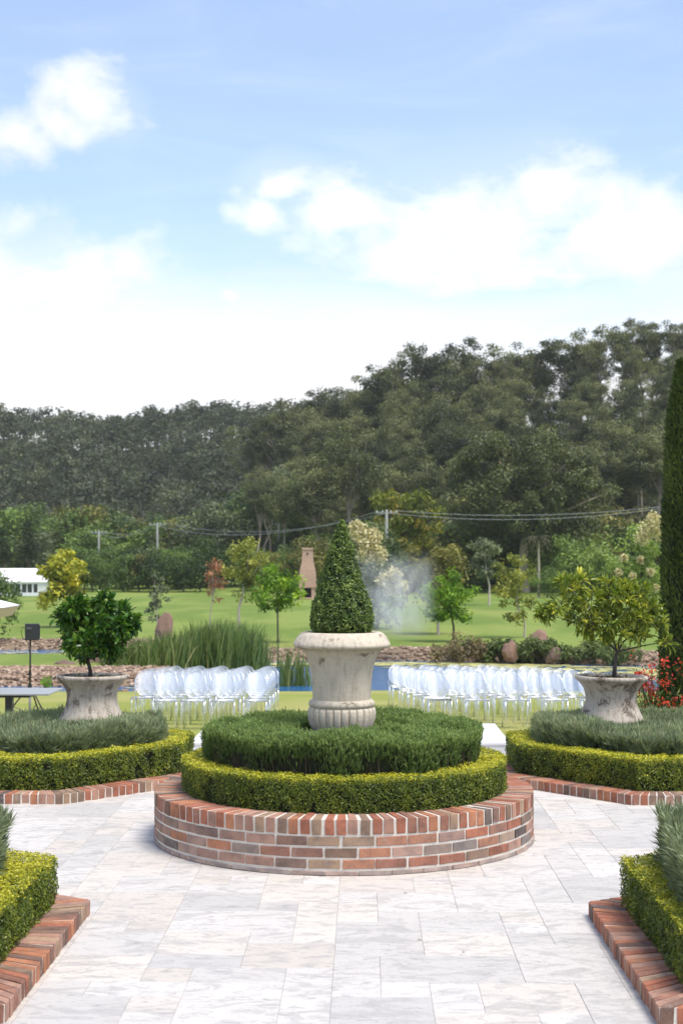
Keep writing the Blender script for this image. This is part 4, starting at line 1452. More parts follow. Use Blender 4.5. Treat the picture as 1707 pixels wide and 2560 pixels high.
# ------------------------------------------------------------------ white platform, ceremony chairs
pf = thing('white_platform', 'low white platform behind the round planter, before the chairs', 'platform', (AX, 17.1, -0.02))
MB().box((0, 0, 0.155), (3.60, 1.92, 0.03), ch=0.004).build('top', M['whitepaint'], pf)
MB().box((0, -0.935, 0.045), (3.56, 0.03, 0.19)).build('front_panel', M['whitepaint'], pf)
MB().box((0, 0.935, -0.055), (3.56, 0.03, 0.39)).build('back_panel', M['whitepaint'], pf)
for s in (-1, 1):
    MB().box((s * 1.765, 0, -0.045), (0.03, 1.84, 0.37)).build('side_panel', M['whitepaint'], pf)


def ghost_chair():
    root = link('clear_chair', None, None, (0, 0, 0))
    root.empty_display_size = 0.2
    c = M['clear']
    # oval back, gently dished and tilted
    def bp(u_, v_):
        y = -0.195 - 0.22 * v_ * 0.46 - 0.028 + 0.055 * u_ * u_
        return Vector((u_ * 0.185, y, 0.705 + v_ * 0.225))
    mb = MB()
    rings = [0.0, 0.3, 0.55, 0.78, 0.95]
    sg = 28
    for side in (0, 0.010):
        vs, fs = [], []
        for rr_ in rings[1:]:
            for k in range(sg):
                a = 2 * math.pi * k / sg
                q = bp(rr_ * math.cos(a), rr_ * math.sin(a))
                vs.append((q.x, q.y + side, q.z))
        q = bp(0, 0)
        vs.append((q.x, q.y + side, q.z))
        ci = len(vs) - 1
        for k in range(sg):
            fs.append((ci, k, (k + 1) % sg))
            for j in range(len(rings) - 2):
                fs.append((j * sg + k, (j + 1) * sg + k, (j + 1) * sg + (k + 1) % sg, j * sg + (k + 1) % sg))
        mb.add(vs, fs)
    back = mb.build('backrest', c, root, smooth=True)
    pts = []
    for k in range(33):
        a = 2 * math.pi * k / 32
        q = bp(math.cos(a) * 0.97, math.sin(a) * 0.97)
        pts.append((q.x, q.y + 0.005, q.z))
    MB().tube(pts, 0.0085, 6, cap=False).build('back_rim', M['clear_rim'], back, smooth=True)
    for s in (-1, 1):
        q = bp(s * 0.93, -0.25)
        MB().tube([(s * 0.172, -0.19, 0.46), (s * 0.178, -0.195, 0.53), (q.x, q.y, q.z)], [0.013, 0.011, 0.009], 6).build('back_post', c, root, smooth=True)
    mb = MB()
    prof_ = [(-0.175, -0.20), (0.175, -0.20), (0.205, 0.17), (0.19, 0.20), (-0.19, 0.20), (-0.205, 0.17)]
    n = len(prof_)
    mb.add([(x, y, 0.448) for x, y in prof_] + [(x, y, 0.470) for x, y in prof_], [tuple(reversed(range(n))), tuple(range(n, 2 * n))] + [(i, (i + 1) % n, n + (i + 1) % n, n + i) for i in range(n)])
    mb.build('seat', M['clear_rim'], root)
    for s in (-1, 1):
        MB().tube([(s * 0.183, 0.175, 0.447), (s * 0.180, 0.178, 0.22), (s * 0.178, 0.180, 0.0)], [0.019, 0.016, 0.012], 6).build('leg', M['clear_leg'], root, smooth=True)
        MB().tube([(s * 0.165, -0.185, 0.447), (s * 0.170, -0.205, 0.22), (s * 0.178, -0.245, 0.0)], [0.019, 0.016, 0.012], 6).build('leg', M['clear_leg'], root, smooth=True)
    return root


proto = ghost_chair()
first = True
ORD = ['front', 'second', 'third', 'fourth', 'fifth', 'sixth', 'seventh', 'eighth']
PLACE_R = ['at the aisle', 'second from the aisle', 'third from the aisle', 'fourth from the aisle', 'fifth from the aisle', 'sixth from the aisle']


def put_chair(x, y, rz, label, group):
    global first
    o = proto if first else copy_tree(proto)
    first = False
    z = gz(x, y)
    o.location = (x, y - 0.35, gz(x, y - 0.35) + 0.005)
    o.rotation_euler = (0.05, 0, rz + math.pi)
    tag(o, label, 'chair', group)
    return o


seat_first = None
rcx = random.Random(12)
for row in range(8):                      # right block, nearest row first
    y = 24.1 + row * 1.22
    x0 = 1.26 - row * 0.068
    for k in range(5 if row < 6 else 4):
        xx = x0 + k * 0.635 + rcx.uniform(-0.03, 0.03) + row * 0.0
        o = put_chair(xx, y + rcx.uniform(-0.05, 0.05) + k * 0.02, 0.03 + rcx.uniform(-0.05, 0.05), 'clear oval back chair, right block, row %s from the planter, %s' % (['one', 'two', 'three', 'four', 'five', 'six', 'seven', 'eight'][row], PLACE_R[k]), 'clear chairs in the right block')
        if row == 0 and k == 0:
            seat_first = o
for row in range(6):                      # left block
    y = 23.7 + row * 1.25
    x0 = -1.76 - row * 0.035
    for k in range(5):
        xx = x0 - k * 0.49 - rcx.uniform(-0.02, 0.03)
        put_chair(xx, y + rcx.uniform(-0.05, 0.05) + (1.3 if (k == 4 and row == 0) else 0), 0.03 + rcx.uniform(-0.05, 0.05), 'clear oval back chair, left block, row %s from the planter, %s' % (['one', 'two', 'three', 'four', 'five', 'six'][row], PLACE_R[k]), 'clear chairs in the left block')
# white cloth left on the first chair of the right block
mb = MB()
cn = 9
vs, fs = [], []
rc_ = random.Random(2)
for j in range(cn):
    for i in range(cn):
        x, y = -0.24 + 0.48 * i / (cn - 1), -0.18 + 0.36 * j / (cn - 1)
        z = 0.478 + rc_.uniform(0, 0.022)
        if x < -0.20:
            z -= 0.10
            x = -0.215
        vs.append((x, y, z))
for j in range(cn - 1):
    for i in range(cn - 1):
        fs.append((j * cn + i, j * cn + i + 1, (j + 1) * cn + i + 1, (j + 1) * cn + i))
top_v = len(vs)
mb.add(vs, fs)
mb.add([(x, y, z - 0.006) for x, y, z in vs], [tuple(reversed(f)) for f in fs])
o = mb.build('folded_cloth', M['cloth'], None, seat_first.location, seat_first.rotation_euler, smooth=True)
tag(o, 'white cloth lying on the seat of the nearest aisle chair, right block', 'cloth')

# ------------------------------------------------------------------ cafe table, speaker on tripod, parasol
tz = gz(-4.25, 17.2)
t_ = thing('cafe_table', 'white topped cafe table with black pedestal beyond the left lavender', 'table', (-4.25, 17.2, tz))
hh = 0.64 - tz
MB().box((0, 0, hh - 0.02), (1.12, 0.80, 0.022), ch=0.005).build('table_top', M['tabletop'], t_)
MB().box((0, 0, hh - 0.055), (0.60, 0.50, 0.03)).build('top_frame', M['blackmetal'], t_)
MB().box((-0.0, 0, hh / 2 - 0.03), (0.085, 0.085, hh - 0.09), ch=0.004).build('pedestal', M['blackmetal'], t_)
MB().box((0, 0, 0.015), (0.55, 0.45, 0.03), ch=0.006).build('base', M['blackmetal'], t_)

sp = pix(76, 1700, 25.5)
sz = gz(sp.x, 25.5)
st = thing('speaker_stand', 'black tripod stand under the loudspeaker on the left lawn', 'stand', (sp.x, 25.5, sz))
topz = pix(76, 1600, 25.5).z - sz
MB().tube([(0, 0, 0.10), (0, 0, 0.62)], 0.021, 10).build('lower_tube', M['wire'], st, smooth=True)
MB().tube([(0, 0, 0.55), (0, 0, topz)], 0.016, 10).build('pole', M['blackmetal'], st, smooth=True)
MB().tube([(0, 0, 0.60), (0, 0, 0.68)], 0.034, 10).build('collar', M['blackplastic'], st)
MB().tube([(0, 0, topz * 0.56), (0, 0, topz * 0.60)], 0.028, 10).build('clamp', M['blackplastic'], st)
MB().tube([(-0.025, 0, topz * 0.58), (-0.07, 0, topz * 0.58)], 0.014, 8).build('knob', M['blackplastic'], st)
for a in (math.radians(195), math.radians(325), math.radians(80)):
    c_, s_ = math.cos(a), math.sin(a)
    lg = MB().tube([(0.02 * c_, 0.02 * s_, 0.63), (0.50 * c_, 0.50 * s_, 0.012)], 0.013, 8).build('leg', M['blackmetal'], st)
    MB().tube([(0.02 * c_, 0.02 * s_, 0.14), (0.29 * c_, 0.29 * s_, 0.285)], 0.008, 6).build('brace', M['blackmetal'], lg)
MB().tube([(0, 0, 0.0), (0, 0, 0.04)], 0.03, 8).build('foot', M['blackplastic'], st)
spk = thing('loudspeaker', 'small black loudspeaker on the tripod stand, left lawn', 'speaker', (sp.x + 0.02, 25.5, sz + topz), math.radians(14))
mb = MB()
hs = 0.292
q_ = [(-0.115, -0.10), (0.135, -0.07), (0.135, 0.07), (-0.115, 0.10)]
mb.add([(x * 0.97, y * 0.97, 0.0) for x, y in q_] + [(x, y, 0.02) for x, y in q_] + [(x, y, hs - 0.02) for x, y in q_] + [(x * 0.96, y * 0.96, hs) for x, y in q_],
       [(3, 2, 1, 0), (12, 13, 14, 15)] + [(k * 4 + i, k * 4 + (i + 1) % 4, k * 4 + 4 + (i + 1) % 4, k * 4 + 4 + i) for k in range(3) for i in range(4)])
cab = mb.build('cabinet', M['blackplastic'], spk)
MB().box((0.142, 0, hs / 2), (0.012, 0.125, hs - 0.05), ch=0.004).build('grille', M['blackmetal'], cab)
cpn = MB().box((-0.05, -0.098, hs * 0.70), (0.10, 0.012, 0.07), ch=0.003).build('control_panel', M['darkglass'], spk)
for k in range(3):
    MB().tube([(-0.075 + k * 0.028, -0.104, hs * 0.74), (-0.075 + k * 0.028, -0.112, hs * 0.74)], 0.007, 8).build('dial', M['wire'], cpn)
MB().tube([(-0.08, -0.1, hs * 0.82), (-0.16, -0.10, hs * 0.80), (-0.185, -0.08, hs * 0.5), (-0.15, -0.06, hs * 0.15), (-0.06, -0.03, -0.05), (-0.03, -0.02, -0.25)], 0.005, 6).build('cable', M['blackplastic'], spk, smooth=True)

# parasol: its corner reaches into the frame
tip = pix(54, 1519, 22.0)
ux = tip.x - 2.02
ug = gz(ux, 22.6)
um = thing('parasol', 'white canvas market parasol with beige valance at the left edge', 'parasol', (ux, 22.6, ug))
hz = tip.z - ug
ap = hz + 0.52
corners = []
for k in range(8):
    a = math.radians(k * 45 - 19)
    corners.append((1.85 * math.cos(a), 1.85 * math.sin(a), hz))
mb = MB()
mb.add([(0, 0, ap)] + [(c[0] * 0.5, c[1] * 0.5, hz + 0.235) for c in corners] + corners, [(0, 1 + k, 1 + (k + 1) % 8) for k in range(8)] + [(1 + k, 9 + k, 9 + (k + 1) % 8, 1 + (k + 1) % 8) for k in range(8)])
mb.add([(0, 0, ap - 0.01)] + [(c[0] * 0.5, c[1] * 0.5, hz + 0.225) for c in corners] + [(c[0], c[1], hz - 0.008) for c in corners], [(0, 1 + (k + 1) % 8, 1 + k) for k in range(8)] + [(1 + k, 1 + (k + 1) % 8, 9 + (k + 1) % 8, 9 + k) for k in range(8)])
cnp = mb.build('canopy', M['canvas'], um)
mb = MB()
mb.add([(c[0] * 0.997, c[1] * 0.997, hz - 0.012) for c in corners] + [(c[0] * 0.93, c[1] * 0.93, hz - 0.17) for c in corners], [(k, (k + 1) % 8, 8 + (k + 1) % 8, 8 + k) for k in range(8)])
mb.add([(c[0] * 0.992, c[1] * 0.992, hz - 0.012) for c in corners] + [(c[0] * 0.925, c[1] * 0.925, hz - 0.17) for c in corners], [(8 + k, 8 + (k + 1) % 8, (k + 1) % 8, k) for k in range(8)])
mb.build('valance', M['beigecanvas'], cnp)
MB().tube([(0, 0, 0), (0, 0, ap + 0.08)], 0.022, 10).build('pole', M['bark'], um)
MB().lathe([(0.30, 0.0), (0.30, 0.05), (0.06, 0.08), (0.03, 0.3)], 24, cap=True).build('base', M['blackmetal'], um)
for c in corners:
    MB().tube([(c[0] * 0.98, c[1] * 0.98, hz - 0.02), (0, 0, ap - 0.04)], 0.01, 5).build('rib', M['bark'], um)

# ------------------------------------------------------------------ trees


def tree_meshes(seed, Ht, ctr, rad, trunk_h, tr, nclump, nleaf, leaf, asp=0.55, clump=0.32, flat=0.75, shell=0.45, limbs=10, mats=('mid', 'bark'), droop=0.0, tv=0.13, cvar=0.16, lean=(0, 0), upbias=0.5, conic=0.0):
    """a tapered trunk with limbs, and a crown of leaf clumps; base at the origin"""
    rg = np.random.default_rng(seed)
    ctr, rad = np.array(ctr, float), np.array(rad, float)
    d = rg.normal(size=(nclump, 3))
    d /= np.linalg.norm(d, axis=1)[:, None]
    k = rg.uniform(0, 1, nclump) ** shell
    c = d * k[:, None]
    if conic:
        c[:, :2] *= (1 - conic * (c[:, 2:3] + 1) / 2)
    C = ctr + c * rad * (1 - clump * 0.55)
    ct = rg.normal(size=nclump) * cvar
    cs = rg.uniform(0.65, 1.25, nclump)
    w = rg.integers(0, nclump, nleaf)
    e = rg.normal(size=(nleaf, 3))
    e /= np.linalg.norm(e, axis=1)[:, None]
    q = e * (rg.uniform(0, 1, nleaf) ** 0.40)[:, None]
    q[:, 2] *= flat
    mr = float(np.mean(rad))
    P = C[w] + q * (cs[w] * clump * mr)[:, None]
    P[:, 2] -= droop * mr * np.clip(np.linalg.norm(P[:, :2] - ctr[:2], axis=1) / mr, 0, 1.3) ** 2
    N = e * 0.8 + np.array([0, 0, upbias]) + rg.normal(size=(nleaf, 3)) * 0.5
    T = np.clip(0.46 + ct[w] + tv * rg.normal(size=nleaf), 0, 1)
    s = leaf * rg.uniform(0.6, 1.3, nleaf)
    V, F, t = scatter(LEAF, LEAF_F, P, orient(N, rg.uniform(0, 6.28, nleaf)), np.stack([s, s * asp, s], 1), T)
    crown = mesh_np('crown', V, F, M[mats[0]], t)
    mb = MB()
    top = Vector((ctr[0] + lean[0], ctr[1] + lean[1], ctr[2] + rad[2] * 0.35))
    mid = Vector((lean[0] * 0.3 + rg.uniform(-1, 1) * tr, rg.uniform(-1, 1) * tr, trunk_h * 0.6))
    fork = Vector((ctr[0] * 0.6 + lean[0] * 0.6, ctr[1] * 0.6, trunk_h))
    mb.tube([(0, 0, -0.25), (0, 0, 0), mid, fork, fork.lerp(top, 0.6), top], [tr * 1.3, tr * 1.15, tr * 0.9, tr * 0.72, tr * 0.42, tr * 0.12], 8, cap=False)
    order = rg.permutation(nclump)[:limbs]
    for i in order:
        e_ = Vector(C[i])
        s0 = fork.lerp(top, rg.uniform(0, 0.55))
        m_ = s0.lerp(e_, 0.5) + Vector((0, 0, -0.06 * (e_ - s0).length)) + Vector(rg.normal(size=3) * 0.05 * mr)
        mb.tube([s0, m_, e_], [tr * 0.42, tr * 0.27, tr * 0.08], 5, cap=False)
    trunk = mb.mesh('trunk', M[mats[1]], smooth=True)
    return trunk, crown


def tree_obj(name, label, meshes, loc, rz=0.0, sc=1.0, group=None, cat='tree'):
    o = thing(name, label, cat, loc, rz, group)
    o.scale = (sc, sc, sc) if not hasattr(sc, '__len__') else sc
    link('trunk', meshes[0], o)
    link('crown', meshes[1], o)
    return o


def boxed(name, label, D, pl, pr, pt, pb, seed, mats, nleaf, leaf, ptrunk=None, tr=0.07, group=None, th=None, dep=0.9, **kw):
    """tree whose crown fills a picture-measured width and height at its real distance D"""
    pc = (pl + pr) / 2
    a, b = pix(pl, pt, D), pix(pr, pb, D)
    bx = pix(ptrunk if ptrunk is not None else pc, 1500, D).x
    bz = gz(bx, D)
    ctr = ((a.x + b.x) / 2 - bx, 0, (a.z + b.z) / 2 - bz)
    rad = tuple(1.1 * q_ for q_ in ((b.x - a.x) / 2, (b.x - a.x) / 2 * dep, (a.z - b.z) / 2))
    trunk_h = th if th is not None else max(0.4, ctr[2] - rad[2] * 0.6)
    ms = tree_meshes(seed, 0, ctr, rad, trunk_h, tr, kw.pop('nclump', 42), nleaf, leaf, mats=mats, **kw)
    return tree_obj(name, label, ms, (bx, D, bz), group=group)


GR = 'young trees on the lawn beyond the pond'
boxed('young_tree', 'green leafy tree at the left picture edge beyond the parasol', 66, -70, 52, 1425, 1590, 101, ('mid', 'bark'), 2600, 0.17, ptrunk=-4, group=GR)
boxed('golden_tree', 'golden yellow green bushy tree beside the white marquee', 78, 92, 244, 1358, 1535, 102, ('yellow', 'bark'), 4200, 0.25, group=GR, nclump=34, shell=0.55, clump=0.26, cvar=0.27)
boxed('young_tree', 'thin grey green sapling left of the pink boulder', 64, 358, 424, 1425, 1556, 103, ('grey', 'palebark'), 520, 0.17, ptrunk=396, tr=0.035, group=GR, nclump=20, limbs=14, clump=0.24)
boxed('copper_tree', 'slender sapling with copper red leaves', 67, 500, 568, 1378, 1530, 104, ('red', 'palebark'), 420, 0.16, ptrunk=525, tr=0.035, group=GR, nclump=13, limbs=10, clump=0.30)
boxed('white_trunk_tree', 'airy pale green tree with slim white trunk behind the reeds', 65, 553, 684, 1332, 1500, 105, ('willow', 'whitebark'), 1900, 0.17, ptrunk=597, tr=0.065, group=GR, nclump=46, limbs=18, clump=0.24, shell=0.6)
boxed('maple_tree', 'bright green round tree left of the urn', 63, 622, 765, 1405, 1545, 106, ('maple', 'bark'), 2400, 0.18, ptrunk=695, tr=0.045, group=GR, nclump=40, clump=0.28)
boxed('blossom_tree', 'cream blossoming tree veiled by mist behind the topiary', 76, 872, 1015, 1305, 1585, 107, ('grey', 'bark'), 3000, 0.22, group=GR, nclump=52, clump=0.26)
boxed('olive_tree', 'olive brown round tree right of the mist', 70, 1022, 1176, 1348, 1530, 108, ('olive', 'whitebark'), 3400, 0.19, ptrunk=1095, tr=0.07, group=GR, nclump=46)
boxed('maple_tree', 'bright green tree with dark slim trunk right of the mist', 63.5, 1048, 1200, 1425, 1565, 109, ('maple', 'darkbark'), 2600, 0.18, ptrunk=1133, tr=0.055, group=GR, nclump=40, clump=0.28)
boxed('young_tree', 'yellow green slim tree above the clear chairs, right of centre', 67, 1228, 1340, 1358, 1560, 110, ('willow', 'palebark'), 2100, 0.17, ptrunk=1310, tr=0.05, group=GR, nclump=44, clump=0.25, droop=0.12)
boxed('young_tree', 'pale trunked gum between the bright green tree and the slim one', 120, 1168, 1252, 1335, 1450, 111, ('grey', 'whitebark'), 1500, 0.3, ptrunk=1222, tr=0.09, group=GR, nclump=30)
boxed('blossom_tree', 'cream blossoming tree beside the cypress at the right', 82, 1530, 1672, 1300, 1560, 112, ('mid', 'bark'), 4200, 0.22, group=GR, nclump=60, clump=0.26)


# blossom heads on the two cream trees
def blossoms(D, spots, label, seed, n=420):
    rg = np.random.default_rng(seed)
    P = []
    for px_, py_, rp in spots:
        c = pix(px_, py_, D - 2.0)
        r_ = rp * D / FPX
        e = rg.normal(size=(n, 3))
        e /= np.linalg.norm(e, axis=1)[:, None]
        P.append(np.array(c[:]) + e * (rg.uniform(0, 1, n) ** 0.5)[:, None] * r_ * np.array([1, 0.8, 1]))
    P = np.concatenate(P)
    m_ = len(P)
    s = 0.19 * rg.uniform(0.5, 1.2, m_)
    V, F, t = scatter(LEAF, LEAF_F, P - np.array(P.mean(0)), orient(rg.normal(size=(m_, 3)) + np.array([0, -0.4, 0.5]), rg.uniform(0, 6, m_)), np.stack([s, s * 0.7, s], 1), np.clip(0.5 + 0.25 * rg.normal(size=m_), 0, 1))
    return mesh_np('blossom', V, F, M['cream'], t), Vector(P.mean(0))


for o in list(bpy.data.objects):
    if o.name.startswith('blossom_tree') and o.parent is None:
        if 'mist' in o['label']:
            ms, c = blossoms(76, [(900, 1335, 26), (925, 1360, 28), (915, 1385, 24), (945, 1385, 26), (985, 1440, 22), (1000, 1465, 20), (960, 1450, 18), (890, 1318, 18), (935, 1340, 20), (975, 1475, 16)], '', 3, 330)
        else:
            ms, c = blossoms(82, [(1640, 1312, 30), (1618, 1325, 24), (1655, 1335, 24), (1560, 1395, 7), (1600, 1400, 7), (1625, 1430, 7), (1580, 1440, 6), (1640, 1470, 6), (1545, 1430, 6), (1605, 1345, 20), (1630, 1295, 16)], '', 4, 230)
        link('blossom', ms, o, c - o.location)

# cypress at the right edge
cyp = pix(1704, 1500, 18.5)
cz = gz(cyp.x, 18.5)
cy = thing('cypress_tree', 'tall narrow dark green cypress at the right picture edge', 'tree', (cyp.x, 18.5, cz))
CHt = pix(1690, 906, 18.5).z - cz
N = 16000
zf = RNG.uniform(0, 1, N)
prof_z = np.array([0, 0.03, 0.12, 0.3, 0.5, 0.7, 0.85, 0.94, 1.0])
prof_r = np.array([0.10, 0.20, 0.255, 0.265, 0.25, 0.21, 0.15, 0.08, 0.01])
rf = np.interp(zf, prof_z, prof_r)
ang = RNG.uniform(0, 6.28, N)
p = np.stack([rf * np.cos(ang), rf * np.sin(ang), 0.1 + zf * (CHt - 0.1)], 1)
b = noise3(p * np.array([1, 1, 0.35]), 16)
rr_ = rf * (1 + 0.14 * b) - RNG.exponential(0.02, N)
p[:, 0], p[:, 1] = rr_ * np.cos(ang), rr_ * np.sin(ang)
nv = np.stack([np.cos(ang), np.sin(ang), np.full(N, 1.3)], 1) + randn(N) * 0.35
R = orient(np.cross(nv, randn(N)), np.zeros(N))
tang = np.stack([nv / np.linalg.norm(nv, axis=1)[:, None]], 0)[0]
y_ = np.cross(tang, np.stack([np.cos(ang), np.sin(ang), np.zeros(N)], 1) + randn(N) * 0.4)
y_ /= np.linalg.norm(y_, axis=1)[:, None]
R = np.stack([tang, y_, np.cross(tang, y_)], -1)
s = 0.075 * RNG.uniform(0.6, 1.3, N)
V, F, t = scatter(LEAF, LEAF_F, p, R, np.stack([s, s * 0.35, s], 1), np.clip(0.42 + 0.16 * b + 0.15 * RNG.normal(size=N), 0, 1))
link('crown', mesh_np('crown', V, F, M['cypress'], t), cy)
MB().tube([(0, 0, -0.2), (0, 0, CHt * 0.5), (0, 0, CHt * 0.96)], [0.06, 0.04, 0.005], 8).build('trunk', M['darkbark'], cy)
MB().lathe([(max(0.002, r_ - 0.06), 0.12 + z * (CHt - 0.3)) for z, r_ in zip(prof_z, prof_r)], 20).build('shade_core', M['core'], cy)


# red flowering plants by the cypress
def red_plant(px_, D, top_py, label, seed, n=26):
    rg = np.random.default_rng(seed)
    b = pix(px_, 1700, D)
    z = gz(b.x, D)
    root = thing('red_flowering_plant', label, 'plant', (b.x, D, z), 0, 'red flowering plants by the cypress')
    h = pix(px_, top_py, D).z - z
    mb = MB()
    tips = []
    for i in range(n):
        a = rg.uniform(0, 6.28)
        sp_ = rg.uniform(0.05, 0.34)
        hh_ = h * rg.uniform(0.6, 1.0)
        e = Vector((math.cos(a) * sp_, math.sin(a) * sp_, hh_))
        mb.tube([(e.x * 0.2, e.y * 0.2, 0), (e.x * 0.5, e.y * 0.5, hh_ * 0.6), e], [0.006, 0.005, 0.003], 4, cap=False)
        tips.append(e)
    mb.build('stems', M['reed'], root)['kind'] = 'stuff'
    P = np.concatenate([np.array(e[:]) + rg.normal(size=(9, 3)) * np.array([0.028, 0.028, 0.05]) for e in tips])
    m_ = len(P)
    s = 0.05 * rg.uniform(0.5, 1.2, m_)
    V, F, t = scatter(LEAF, LEAF_F, P, orient(rg.normal(size=(m_, 3)), rg.uniform(0, 6, m_)), np.stack([s, s * 0.6, s], 1), rg.uniform(0, 1, m_))
    link('flowers', mesh_np('flowers', V, F, M['redflower'], t), root)['kind'] = 'stuff'
    m_ = 700
    P = np.c_[rg.normal(size=(m_, 2)) * 0.2, np.abs(rg.normal(size=m_)) * h * 0.33]
    s = 0.09 * rg.uniform(0.5, 1.2, m_)
    V, F, t = scatter(LEAF, LEAF_F, P, orient(rg.normal(size=(m_, 3)) + np.array([0, 0, 0.6]), rg.uniform(0, 6, m_)), np.stack([s, s * 0.25, s], 1), rg.uniform(0.2, 0.9, m_))
    link('leaves', mesh_np('leaves', V, F, M['cover'], t), root)['kind'] = 'stuff'


red_plant(1612, 19.0, 1690, 'red flowering plant just right of the right stone pot', 1)
red_plant(1648, 19.6, 1672, 'red flowering plant between the right pot and the cypress', 2)
red_plant(1690, 17.4, 1745, 'low red flowering plant in front of the cypress foot', 3, 14)
red_plant(1716, 17.6, 1655, 'red flowering plant at the far right picture edge', 4, 14)
red_plant(1630, 22.5, 1628, 'taller red flowering plant further back towards the pond', 5, 12)


# reeds at the pond
def reeds(label, spots, seed, n, top, mat='reed'):
    rg = np.random.default_rng(seed)
    c = np.array(spots, float)
    root = thing('reeds', label, 'reeds', (c[:, 0].mean(), c[:, 1].mean(), WZ), 0, 'reeds in the pond')
    k = rg.integers(0, len(c), n)
    xy = c[k, :2] + rg.normal(size=(n, 2)) * c[k, 2:3]
    hts = top * rg.uniform(0.55, 1.08, n) * c[k, 3]
    V, Fq, T = [], [], []
    lean = rg.normal(size=(n, 2)) * 0.14 + np.array([0.06, 0])
    a = rg.uniform(0, 3.14, n)
    w = 0.018 * rg.uniform(0.7, 1.4, n)
    sd = np.c_[np.cos(a), np.sin(a), np.zeros(n)] * w[:, None]
    b0 = np.c_[xy, np.full(n, WZ - 0.1)]
    lv = []
    for f in (0, 0.45, 0.8, 1.0):
        p = b0 + np.c_[lean * (f ** 2.2 * hts)[:, None] if hasattr(f, 'shape') else lean * (f ** 2.2) * hts[:, None], f * hts * (1 - 0.05 * f)]
        ww = (1.0, 0.95, 0.6, 0.06)[len(lv)]
        lv.append((p - sd * ww, p + sd * ww))
    Vv = np.stack([q for l_, r_ in lv for q in (l_, r_)], 1).reshape(-1, 3)
    base = (np.arange(n) * 8)[:, None]
    Fq = np.concatenate([base + np.array([[2 * j, 2 * j + 1, 2 * j + 3, 2 * j + 2]]) for j in range(3)])
    Vv = Vv - np.array([c[:, 0].mean(), c[:, 1].mean(), WZ])
    t = np.repeat(np.clip(0.40 + 0.2 * rg.normal(size=n), 0, 1), 8)
    link('blades', mesh_np('blades', Vv, Fq, M[mat], t), root)['kind'] = 'stuff'


rr_ = random.Random(4)
sp_ = []
for i in range(60):
    px_ = rr_.uniform(330, 632)
    D = rr_.uniform(49.0, 55)
    x = pix(px_, 1600, D).x
    hgt = 0.72 + 0.38 * math.exp(-((px_ - 540) / 95) ** 2)
    sp_.append((x, D, 0.35, hgt))
reeds('broad clump of tall green reeds behind the left chairs', sp_, 5, 5200, 1.95)
for k_, (px_, n_) in enumerate(((716, 60), (745, 46), (762, 24))):
    b = pix(px_, 1700, 46.6)
    reeds(['thin reed tuft right of the left chairs', 'middle thin reed tuft in the blue water left of the urn', 'thin reed tuft nearest the urn'][k_], [(b.x, 46.8, 0.10, 1.0)], 20 + k_, n_, 1.5 - 0.2 * k_)


# ground-cover shrubs on the far bank
def shrub(label, D, pl, pr, pt, pb, seed, mat, n, leaf, group='shrubs on the pond bank'):
    a, b = pix(pl, pt, D), pix(pr, pb, D)
    rg = np.random.default_rng(seed)
    root = thing('shrub', label, 'shrub', ((a.x + b.x) / 2, D, b.z), 0, group)
    w, h = (b.x - a.x) / 2, a.z - b.z
    nc = 26
    C = np.c_[rg.uniform(-1, 1, nc) * w * 0.85, rg.uniform(-1, 1, nc) * min(w, 1.6) * 0.7, rg.uniform(0.15, 0.8, nc) * h]
    C[:, 2] *= (1 - 0.55 * (C[:, 0] / w) ** 2)
    k = rg.integers(0, nc, n)
    e = rg.normal(size=(n, 3))
    e /= np.linalg.norm(e, axis=1)[:, None]
    P = C[k] + e * (rg.uniform(0, 1, n) ** 0.4)[:, None] * np.array([w * 0.22, 0.4, h * 0.28])
    P[:, 2] = np.maximum(P[:, 2], 0.0)
    s = leaf * rg.uniform(0.6, 1.3, n)
    ct = rg.normal(size=nc) * 0.12
    V, F, t = scatter(LEAF, LEAF_F, P, orient(e + np.array([0, 0, 0.6]) + rg.normal(size=(n, 3)) * 0.4, rg.uniform(0, 6, n)), np.stack([s, s * 0.4, s], 1), np.clip(0.45 + ct[k] + 0.14 * rg.normal(size=n), 0, 1))
    link('foliage', mesh_np('foliage', V, F, M[mat], t), root)
    mb = MB()
    for c in C[:10]:
        mb.tube([(0.1 * c[0], 0, -0.1), (c[0] * 0.6, c[1] * 0.5, c[2] * 0.5), tuple(c)], [0.03, 0.02, 0.008], 5, cap=False)
    mb.build('stems', M['bark'], root)['kind'] = 'stuff'


shrub('sprawling green ground cover around the reddish boulder, far bank', 57.6, 1195, 1310, 1592, 1652, 1, 'cover', 1500, 0.2)
shrub('sprawling green ground cover behind the right stone pot, far bank', 57.2, 1285, 1430, 1588, 1652, 2, 'cover', 2200, 0.2)
shrub('green ground cover running right towards the red flowers', 56.8, 1415, 1600, 1600, 1655, 3, 'cover', 2200, 0.2)
shrub('dry brownish reedy shrub below the bright green tree, far bank', 57.8, 1060, 1215, 1580, 1655, 4, 'dry', 1800, 0.17)
shrub('low green bush left of the reeds, behind the left chairs', 50.5, 255, 395, 1605, 1680, 5, 'cover', 2400, 0.16)
shrub('small green tuft on the pebble bank behind the table', 45.2, 105, 128, 1685, 1722, 6, 'maple', 200, 0.1)

